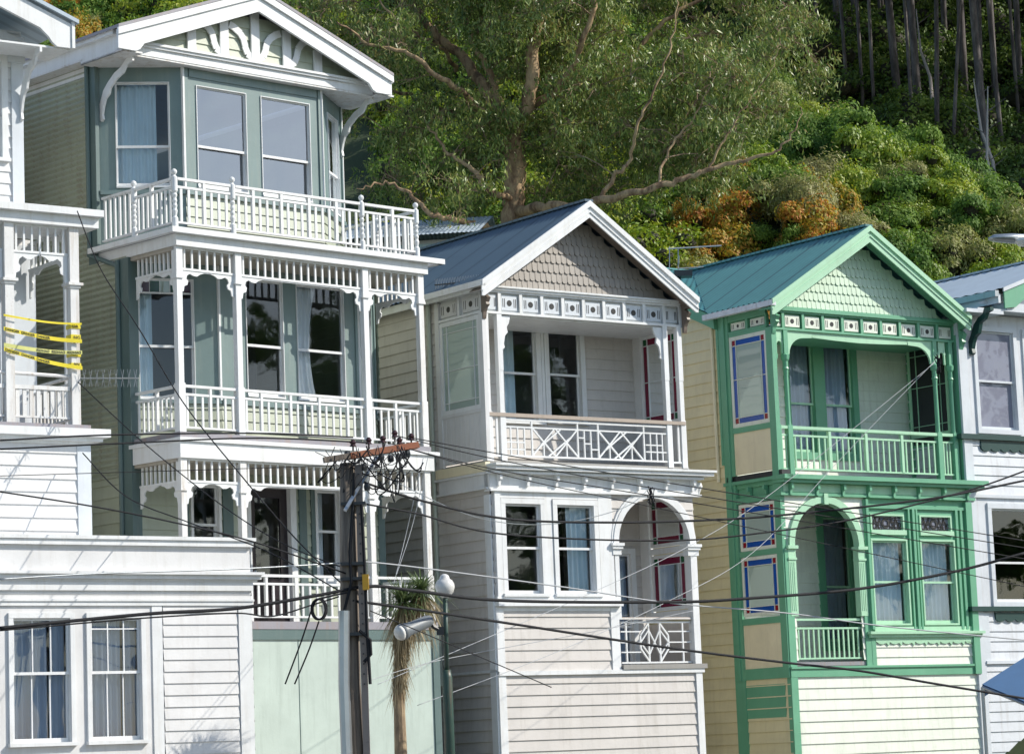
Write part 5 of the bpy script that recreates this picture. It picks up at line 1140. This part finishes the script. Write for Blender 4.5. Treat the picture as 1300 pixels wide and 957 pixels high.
# ------------------------------------------------------------ trees across the street, seen only as reflections in the glass
for k, (X, Y) in enumerate(((42, 25), (47, 34), (43, 43), (54, 39), (58, 30), (50, 50))):
    t = thing('street_tree', 'broad dark tree across the street, outside the photo', 'tree', (X, Y, 0), 0, 'trees across the street')
    G(Fr((0, 0, 0), (1, 0), (0, 1))).tube([(0, 0, 0), (.1, 0, 3), (0, .1, 7)], [.4, .3, .15], 8).build('trunk', BE, t)
    bl = [(rr.normal()*2.2, rr.normal()*2.2, 4+rr.random()*14, 1.7, 1.7, 1.2) for _ in range(20)]; p, d = blob_points(9000, bl, rr, thick=.8)
    me = leaf_mesh('crown', p, d+rr.normal(size=p.shape)*.6, .22, .45, LD, r=rr); o = bpy.data.objects.new('crown', me); COL.objects.link(o); o.parent = t

# ============================================================ poles, lamps, wires
WF = Fr((0, 0, 0), (1, 0), (0, 1))
pb = at(449, 868, 37); pt_ = at(443, 582, 37)
PT = thing('utility_pole', 'weathered double utility pole with a rusty orange crossarm in front of the tall house', 'utility pole', (pb.x, pb.y, 0)); OP = Vector(PT.location)
def px2(px, py, Y, O): return tuple(at(px, py, Y)-O)
g = G(WF); g.tube([(0, 0, 0), px2(446, 868, 37, OP), px2(443, 720, 37, OP), px2(441, 588, 37, OP)], [.17, .125, .12, .10], 12); g.build('pole', POLE, PT, smooth=True)
g = G(WF); b0 = Vector(px2(463, 868, 36.9, OP)); b1 = Vector(px2(455, 590, 36.9, OP)); g.tube([(b0.x, b0.y, 0), tuple(b0), tuple(b1)], .062, 4)
g.build('side_post', paint('mottled_concrete_post', (.21, .18, .165), amount=.6, dirt=(.06, .05, .045), bump=.4), PT)
g = G(WF)
for k in range(22):
    t = k/22; q = b0.lerp(b1, t); g.tube([(q.x, q.y-.075, q.z), (q.x, q.y-.055, q.z)], .012, 6)
for py in (640, 716, 735, 805): q = Vector(px2(450, py, 36.95, OP)); g.box(q.x-.17, q.x+.15, q.y-.16, q.y+.14, q.z-.02, q.z+.02)
g.build('band', DARK, PT)
g = G(WF); a, b = Vector(px2(444, 579, 36.85, OP)), Vector(px2(530, 565, 37.5, OP)); a2 = Vector(px2(411, 584, 36.7, OP))
g.tube([tuple(a), tuple(b)], .058, 4); g.build('crossarm', ORNG, PT); g = G(WF); g.tube([tuple(a2), tuple(a+Vector((0, -.02, 0)))], .05, 4); g.build('arm_end', POLE, PT)
g = G(WF); g.tube([px2(438, 648, 36.7, OP), px2(479, 580, 37.1, OP)], .03, 4); g.build('brace', GALV, PT)
for k, (px, py, Y) in enumerate(((448, 563, 36.9), (468, 560, 37.1), (486, 558, 37.2), (501, 551, 37.3), (522, 555, 37.5), (507, 560, 37.4))):
    q = Vector(px2(px, py, Y, OP)); g = G(WF); g.lathe(q.x, q.y, [(.012, q.z-.1), (.012, q.z-.04), (.045, q.z-.04), (.03, q.z-.01), (.045, q.z+.01), (.03, q.z+.035), (.02, q.z+.05), (0, q.z+.055)], 8); g.build('insulator', INSU, PT)
for k, (px, py, Y) in enumerate(((484, 580, 37.1), (496, 582, 37.2), (506, 581, 37.3), (517, 576, 37.4), (512, 578, 37.5), (462, 593, 36.9), (466, 618, 36.9), (441, 577, 36.9))):
    q = Vector(px2(px, py, Y, OP)); g = G(WF); g.lathe(q.x, q.y, [(0, q.z-.05), (.035, q.z-.045), (.045, q.z), (.035, q.z+.045), (0, q.z+.05)], 8); g.build('fuse_box', DARK, PT)
g = G(WF); q = Vector(px2(424, 868, 36.8, OP)); q2 = Vector(px2(414, 760, 36.8, OP)); 
g.tube([(q.x+.15, q.y, 0), px2(437, 868, 36.8, OP), px2(437, 775, 36.8, OP)], .075, 8); g.build('cable_guard', GALV, PT)
g = G(WF)
for pts in ([(437, 775), (446, 740), (444, 700), (448, 640), (450, 600)], [(470, 868), (466, 800), (464, 740), (459, 640)], [(456, 800), (470, 812), (471, 830), (462, 840)]): g.tube([px2(a, b, 36.8, OP) for a, b in pts], .022, 6)
rr2 = random.Random(5)
for k in range(46):     # jumper tails looping round the pole head
    x0, y0 = rr2.uniform(425, 520), rr2.uniform(565, 585); x1, y1 = x0+rr2.uniform(-48, 30), y0+rr2.uniform(-4, 45); m = ((x0+x1)/2+rr2.uniform(-35, 35), max(y0, y1)+rr2.uniform(10, 50)); Y = rr2.uniform(36.7, 37.2)
    P0, P1, P2 = Vector(px2(x0, y0, Y, OP)), Vector(px2(*m, Y-.1, OP)), Vector(px2(x1, y1, Y-.05, OP)); pts = [tuple(P0*(1-t)**2+P1*2*t*(1-t)+P2*t*t) for t in [q/8 for q in range(9)]]
    g.tube(pts, rr2.choice((.005, .006, .010)), 5)
g.build('jumper_wires', BLK, PT)
g = G(WF); q = Vector(px2(466, 790, 36.8, OP)); g.box(q.x-.04, q.x+.04, q.y-.08, q.y-.0, q.z+.42, q.z+.62); g.build('marker_plate', paint('amber_plate', (.6, .32, .02), amount=.1), PT)
g = G(WF)
for k in range(3):
    pts = []
    for t in range(20): a = 6.28*t/19; pts.append(px2(404+9*math.cos(a)+k, 773+13*math.sin(a), 36.6+.03*k, OP))
    g.tube(pts, .014, 5)
g.tube([px2(404, 760, 36.6, OP), px2(425, 755, 36.7, OP), px2(440, 752, 36.8, OP)], .014, 5); g.build('cable_coil', BLK, PT)

def wire(pts, r, mat, label, cat='cable', group='overhead wires', sag=0, name='overhead_wire'):
    P = [at(*p) for p in pts]; S = []
    for i in range(len(P)-1):
        a = P[max(i-1, 0)]; b = P[i]; c = P[i+1]; d = P[min(i+2, len(P)-1)]; n = 10
        for k in range(n): t = k/n; S.append(.5*((2*b)+(c-a)*t+(2*a-5*b+4*c-d)*t*t+(3*b-a-3*c+d)*t**3)+Vector((0, 0, -sag*4*(t*(1-t)) if len(P) == 2 else 0)))
    S.append(P[-1]); g = G(WF); g.tube([tuple(s) for s in S], r, 6); return g.build(name, mat, None, label=label, cat=cat, group=group, smooth=True)
YL, YP, YR = 34, 37, 44.4
wire([(524, 556, 37.4), (640, 577, 39), (850, 613, 41), (1300, 686, YR)], .008, BLK, 'topmost thin wire running right from the pole crossarm')
wire([(503, 553, 37.3), (640, 585, 39), (850, 623, 41), (1300, 695, YR)], .008, BLK, 'second thin wire down running right from the pole crossarm')
wire([(520, 570, 37.3), (640, 598, 39), (850, 633, 41), (1300, 709, YR)], .008, BLK, 'third thin wire down running right from the pole crossarm')
wire([(486, 560, 37.2), (640, 603, 39), (850, 648, 41), (1300, 744, YR)], .007, BLK, 'lowest thin wire fanning right from the pole crossarm')
wire([(462, 612, 36.9), (530, 634, 37.6), (640, 658, 39), (770, 663, 40.2), (900, 660, 41.5), (1000, 653, 42.3), (1180, 633, 43.4), (1300, 610, YR)], .017, BLK, 'black cable dipping past the arch of the grey house then rising right')
wire([(466, 640, 36.9), (530, 652, 37.6), (640, 678, 39), (850, 686, 41), (985, 674, 42), (1092, 657, 43), (1227, 623, 44), (1300, 598, YR)], .013, BLK, 'black cable crossing both arches and ending highest at the right edge')
wire([(0, 797, YL), (100, 787, 34.7), (200, 778, 35.3), (300, 772, 36), (400, 756, 36.6), (470, 744, 37), (530, 750, 37.6), (640, 762, 39), (850, 764, 41), (954, 759, 41.8), (1092, 747, 43), (1213, 725, 43.9), (1300, 702, YR)], .022, BLK, 'thickest black cable running the whole width of the photo')
wire([(447, 762, 36.9), (540, 775, 37.7), (640, 790, 39), (850, 822, 41), (1000, 841, 42.3), (1090, 851, 43), (1190, 868, 43.6), (1300, 886, 44.4)], .018, BLK, 'lowest black cable sloping down to the right under the porches')
wire([(455, 712, 36.9), (530, 720, 37.6), (716, 745, 39.7), (850, 765, 41), (999, 778, 42.3), (1127, 795, 43.2), (1300, 812, YR)], .010, WIRW, 'pale wire sloping across the lower windows of both gabled houses')
wire([(0, 735, YL), (120, 728, 34.8), (300, 722, 36), (440, 714, 37)], .010, GALV, 'grey wire crossing the parapet of the left front extension')
wire([(0, 559, YL), (140, 552, 35), (330, 550, 36.1), (448, 555, 36.9)], .011, BLK, 'upper wire of the pair entering left at the balcony cornice')
wire([(0, 570, YL), (170, 562, 35.1), (330, 556, 36.1), (470, 562, 37.1)], .011, BLK, 'lower wire of the pair entering left at the balcony cornice')
wire([(0, 604, YL), (200, 598, 35.3), (330, 594, 36.1), (440, 590, 36.9)], .005, BLK, 'thin wire running left from the pole across the low porch frieze')
wire([(0, 624, YL), (120, 643, 34.8), (230, 665, 35.5), (330, 690, 36.1), (440, 728, 36.9)], .010, BLK, 'wire sloping from the left edge down behind the parapet to the pole')
wire([(98, 268, 41.3), (128, 342, 41), (175, 415, 40.2), (232, 510, 39.2), (300, 596, 38), (372, 680, 37.4), (435, 742, 37)], .009, BLK, 'service wire dropping from the upper left gutter to the pole')
wire([(99, 485, 41.3), (180, 560, 40.2), (280, 640, 38.5), (360, 690, 37.6), (440, 722, 37)], .008, BLK, 'service wire dropping from the taped balcony to the pole')
wire([(105, 575, 41.3), (160, 630, 40.5), (240, 663, 39), (340, 700, 37.8), (440, 755, 37)], .009, BLK, 'service wire dropping from the lower left wall corner to the pole')
wire([(1190, 455, 52), (1060, 590, 50), (957, 700 , 48), (850, 762, 46), (700, 830, 43.5), (530, 895, 41)], .005, WIRW, 'upper white service wire slanting down left from the green porch post')
wire([(1187, 460, 52), (985, 622, 49), (880, 690, 46.5), (760, 748, 44.5), (640, 800, 42), (480, 868, 38)], .005, WIRW, 'lower white service wire slanting down left from the green porch post')
wire([(826, 618, 46.6), (790, 645, 45), (700, 665, 42), (600, 655, 39), (480, 600, 37.1)], .006, GALV, 'thin grey service wire from the porch arch of the grey house back to the pole')
wire([(470, 775, 36.9), (530, 800, 37.5), (620, 838, 39), (700, 872, 40)], .007, BLK, 'thin dark wire sloping down right beside the lamp post')
wire([(395, 775, 36.7), (382, 815, 36.7), (362, 868, 36.7)], .011, BLK, 'left one of the two black cables hanging from the coil')
wire([(405, 788, 36.7), (392, 825, 36.7), (374, 868, 36.7)], .011, BLK, 'right one of the two black cables hanging from the coil')
wire([(0, 800, YL), (100, 791, 34.7), (200, 783, 35.3), (300, 778, 36), (345, 782, 36.3), (395, 768, 36.6), (430, 757, 37)], .010, BLK, 'cable lashed just below the thickest cable on the left')
wire([(538, 578, 41), (515, 680, 41), (500, 740, 40)], .0042, WIRW, 'left white line hanging in front of the lowest porch'); wire([(545, 572, 41), (524, 665, 41), (503, 730, 40)], .0042, WIRW, 'right white line hanging in front of the lowest porch')
wire([(455, 868, 39), (540, 842, 40), (640, 822, 41), (760, 800, 42), (880, 775, 43)], .0048, WIRW, 'white line rising right across the lower wall of the grey house')
# bracket coils on the houses
for (px, py, Y, lab) in ((1190, 455, 51.6, 'black cable clamp on the right porch post of the green house'), (826, 620, 46.9, 'black cable hook at the top of the white porch arch')):
    q = at(px, py, Y); g = G(WF); rr3 = random.Random(px)
    for k in range(7):
        c = [tuple(q+Vector((rr3.uniform(-.07, .07), rr3.uniform(-.05, .05), rr3.uniform(-.30, .08)))) for _ in range(3)]; g.tube([tuple(q)]+c, .010, 5)
    g.build('cable_clamp', BLK, None, label=lab, cat='cable clamp')

# lamp post with globe and floodlight
lb = at(568, 868, 38.5); LT = thing('lamp_post', 'dark green lamp post with a cloudy globe lamp', 'street lamp', (lb.x, lb.y, 0)); OL = Vector(LT.location)
g = G(WF); tp = Vector(px2(565, 756, 38.5, OL)); md = Vector(px2(567, 850, 38.5, OL)); g.tube([(0, 0, 0), (0, 0, md.z-.1), tuple(md)], [.075, .07, .055], 12); g.tube([tuple(md), tuple(tp)], .033, 10); g.build('post', POSTG, LT, smooth=True)
g = G(WF); c = tp+Vector((0, 0, .13)); g.lathe(c.x, c.y, [(.04, c.z-.16), (.07, c.z-.13), (.115, c.z-.085), (.135, c.z-.02), (.13, c.z+.03), (.105, c.z+.075), (.07, c.z+.10), (.066, c.z+.125), (.05, c.z+.15), (.02, c.z+.165), (.0, c.z+.168)], 20); g.build('globe', LAMPW, LT, smooth=True)
fl = thing('floodlight', 'grey cylindrical floodlight bracketed off the lamp post', 'floodlight', px2(545, 795, 38.3, Vector((0, 0, 0)))); OF = Vector(fl.location)
a, b = Vector(px2(508, 803, 38.0, OF)), Vector(px2(546, 787, 38.4, OF)); g = G(WF); g.tube([tuple(a.lerp(b, t)) for t in (0, .06, .1, .3, .9, 1)], [.10, .112, .115, .088, .085, .07], 16); g.build('lamp_body', paint('grey_lamp_body', (.16, .18, .2), amount=.3), fl, smooth=True)
g = G(WF); c = a-(b-a).normalized()*.03; g.tube([tuple(c-(b-a).normalized()*.03), tuple(c), tuple(a)], [.05, .09, .108], 16); g.build('lens', LAMPW, fl, smooth=True)
g = G(WF); g.tube([tuple(b), px2(550, 795, 38.4, OF), px2(560, 800, 38.45, OF)], .035, 6); q = Vector(px2(561, 801, 38.45, OF)); g.box(q.x-.07, q.x+.03, q.y-.05, q.y+.05, q.z-.05, q.z+.06); g.build('bracket', DARK, fl)
# street lamp head entering at the right
q = at(1256, 305, 42); SL = thing('street_lamp', 'flat grey street lamp head reaching in at the right edge', 'street lamp', tuple(q)); OS = Vector(SL.location)
g = G(WF); g.tube([px2(1255, 303, 42, OS), px2(1262, 302, 42, OS), px2(1285, 301, 42.1, OS), px2(1320, 301, 42.2, OS)], [.03, .075, .10, .09], 12)
for v_ in range(len(g.v)): g.v[v_] = (g.v[v_][0], g.v[v_][1]*1.6, g.v[v_][2]*.75)
g.build('lamp_head', GALV, SL, smooth=True)
g = G(WF); e = Vector(px2(1390, 312, 42.5, OS)); g.tube([px2(1318, 301, 42.2, OS), px2(1350, 303, 42.3, OS), tuple(e), (e.x+.1, e.y, e.z-.5), (e.x+.1, e.y, -OS.z)], [.03, .03, .04, .06, .09], 8); g.build('lamp_arm', GALV, SL)
g = G(WF); g.lathe(.55, .05, [(0, -.11), (.12, -.09), (.16, -.03), (.15, 0)], 12); g.build('lens', LAMPW, SL)

# cabbage tree behind the pole
cb = at(506, 868, 40.2); CT = thing('cabbage_tree', 'shaggy cabbage tree with dead hanging leaves between the pole and lamp post', 'tree', (cb.x, cb.y, 0)); OT = Vector(CT.location)
g = G(WF); hd = Vector(px2(512, 765, 40.2, OT)); h2 = Vector(px2(535, 750, 40.3, OT)); g.tube([(0, 0, 0), px2(506, 868, 40.2, OT), px2(508, 810, 40.2, OT), tuple(hd)], [.12, .075, .07, .05], 10); g.tube([px2(510, 790, 40.2, OT), tuple(h2)], [.07, .05], 8)
g.build('trunk', barkmat('shaggy_bark', [(.12, .08, .05), (.25, .18, .11), (.4, .3, .18)], (8, 8, 3)), CT)
gl, gd = G(WF), G(WF); r4 = random.Random(9)
def blade(g, o, dr, L, w, sag):
    s = dr.cross(Vector((0, 0, 1))).normalized()*w; pts = []
    for k in range(5): t = k/4; p = o+dr*L*t+Vector((0, 0, -sag*L*t*t)); q = 1-t**2*.9; pts.append((tuple(p-s*q), tuple(p+s*q)))
    for (a, b), (c, d) in zip(pts, pts[1:]): g.quad(a, b, d, c)
for c, n in ((hd, 420), (h2, 260)):
    for k in range(n):
        a = r4.uniform(0, 6.28); e = r4.uniform(-.15, 1.2); dr = Vector((math.cos(a)*math.cos(e), math.sin(a)*math.cos(e), math.sin(e))); blade(gl, c+dr*.03, dr, r4.uniform(.32, .58), .010, r4.uniform(.1, .7))
    for k in range(n*2//3):
        a = r4.uniform(0, 6.28); e = r4.uniform(-1.1, -.2); dr = Vector((math.cos(a)*math.cos(e), math.sin(a)*math.cos(e), math.sin(e))); blade(gd, c+Vector((0, 0, -.05)), dr, r4.uniform(.25, .55), .010, r4.uniform(.4, 1.1))
for k in range(1300):
    z = r4.uniform(.0, 1)**.7; o = Vector(px2(506, 868, 40.2, OT)).lerp(hd, z)+Vector((r4.uniform(-.06, .06), r4.uniform(-.06, .06), 0)); a = r4.uniform(0, 6.28); e = r4.uniform(-1.45, -.9); dr = Vector((math.cos(a)*math.cos(e), math.sin(a)*math.cos(e), math.sin(e))); blade(gd, o, dr, r4.uniform(.18, .4), .009, .3)
gl.build('leaves', leafmat('cabbage_leaves', [(.06, .11, .04), (.14, .2, .08), (.26, .3, .14)], gloss=.4), CT); gd.build('dead_leaves', leafmat('dead_leaves', [(.16, .11, .06), (.3, .22, .13), (.4, .33, .2)], gloss=.7), CT)

# television aerials
def aerial(name, label, p, q, n, el, mast=None, vert=False, mat=GALV):
    T_ = thing(name, label, 'aerial', tuple(p)); O = Vector(p); d = (Vector(q)-O); dn = d.normalized(); s = dn.cross(Vector((0, 0, 1))).normalized()
    if vert: s = Vector((0, 0, 1))
    g = G(WF); g.tube([(0, 0, 0), tuple(d)], .012, 6); g.build('boom', mat, T_)
    g = G(WF); side = dn.cross(s).normalized()
    for k in range(n):
        c = d*(k+.5)/n
        for sg in (-1, 1): g.tube([tuple(c), tuple(c+s*el*sg+side*el*.22)], .004, 4); g.tube([tuple(c), tuple(c+s*el*sg-side*el*.22)], .004, 4)
    g.build('elements', WIRW, T_)
    if mast: g = G(WF); g.tube([(0, 0, 0) if len(mast) == 3 else (0, 0, 0), tuple(Vector(mast)-O)], .015, 6); g.build('mast', mat, T_)
    return T_
aerial('television_aerial', 'long spiky aerial lying along the left eave of the grey house', at(552, 362, 47.9), at(608, 356, 47.0), 17, .10, vert=True, mat=DARK)
aerial('television_aerial', 'spiky aerial sticking out right from the taped balcony post', at(103, 480, 41.6), at(176, 480, 40.8), 9, .13, vert=True)
q = at(862, 350, 58); T_ = thing('television_aerial', 'thin wire aerial standing on the roof behind the blue gable', 'aerial', tuple(at(862, 345, 55)))
O = Vector(T_.location); g = G(WF); g.tube([px2(850, 350, 55, O), px2(850, 313, 55, O)], .010, 5); g.tube([px2(861, 350, 55, O), px2(861, 316, 55, O)], .010, 5); g.tube([px2(848, 316, 55, O), px2(916, 312, 55, O)], .016, 5); g.tube([px2(860, 341, 55, O), px2(893, 339, 55, O)], .012, 5); g.tube([px2(862, 335, 55, O), px2(862, 325, 54.6, O)], .01, 5); g.build('rods', WIRW, T_)
g = G(WF); g.box(-.1, .25, -.2, .1, -.12, -.0); g.tube([(0, 0, -.05), (0, 0, -1.6)], .03, 6); g.build('mount', DARK, T_)

# danger tape on the left balcony
def tape(p, q, mat, lab, txt=True, mirror=False, w=.058):
    P, Q = A.matrix_world @ Vector((p[0], -.03, p[1])), A.matrix_world @ Vector((q[0], -.03, q[1]))
    T_ = thing('danger_tape', lab, 'warning tape', tuple(P), 0, 'danger tapes on the left balcony'); d = Q-P; L = d.length; dn = d/L; sag = .03; fx = A.matrix_world.to_3x3() @ Vector((0, -1, 0))
    def at_(x, y, o=0): t = x/L; return dn*x+Vector((0, 0, y-sag*4*t*(1-t)))+fx*(o+.015*math.sin(t*7))
    g = G(WF); n = 16
    for k in range(n):
        a, b = L*k/n, L*(k+1)/n; g.quad(tuple(at_(a, -w/2)), tuple(at_(b, -w/2)), tuple(at_(b, w/2)), tuple(at_(a, w/2)))
    g.build('tape_strip', mat, T_)
    if txt: text('DANGER  DANGER  DANGER', w*.95, (lambda x, y: at_(x+.02 if not mirror else L-.02+x, y-w*.33, .004)), INK, T_, mirror=mirror)
    return T_
bpy.context.view_layer.update()
tape((-1.28, 8.42), (-.02, 8.36), YEL, 'topmost thin strip of yellow danger tape on the left balcony', w=.03, txt=False)
tape((-1.28, 8.22), (-.02, 8.10), YEL, 'second yellow danger tape strip from the top on the left balcony')
tape((-1.28, 7.98), (-.02, 7.93), TAPEBACK, 'faded reversed danger tape strip third from the top on the left balcony', mirror=True)
tape((-1.28, 7.92), (-.02, 7.70), YEL, 'lowest yellow danger tape strip sloping down right on the left balcony')
P = A.matrix_world @ Vector((-.10, .08, 8.2)); T_ = thing('tape_wrap', 'yellow and white danger tape wound round the right post of the left balcony', 'warning tape', tuple(P), R(36)); g = G(WF)
for z0, h_, t_ in ((.12, .06, .080), (-.05, .10, .081), (-.30, .06, .080), (-.46, .07, .082)):
    g.box(-t_, t_, -t_, t_, z0-h_/2, z0+h_/2)
g.build('tape_band', YEL, T_)
for k, (s, z) in enumerate((('DA', .10), ('ER', -.13), ('NG', -.07), ('R', -.31), ('AN', -.47))): text(s, .07, (lambda x, y, z=z, k=k: Vector((x-.06+.01*(k % 3), -.090, y+z))), INK, T_)
# shrub seen through the railing beside the extension
o = bpy.data.objects.new('potted_shrub', kinds['green'][2][0]); COL.objects.link(o); q = T.matrix_world @ Vector((1.45, .9, 4.0)); o.location = q; o.scale = (.26, .26, .3); tag(o, 'small green shrub behind the lowest railing of the tall house', 'shrub')
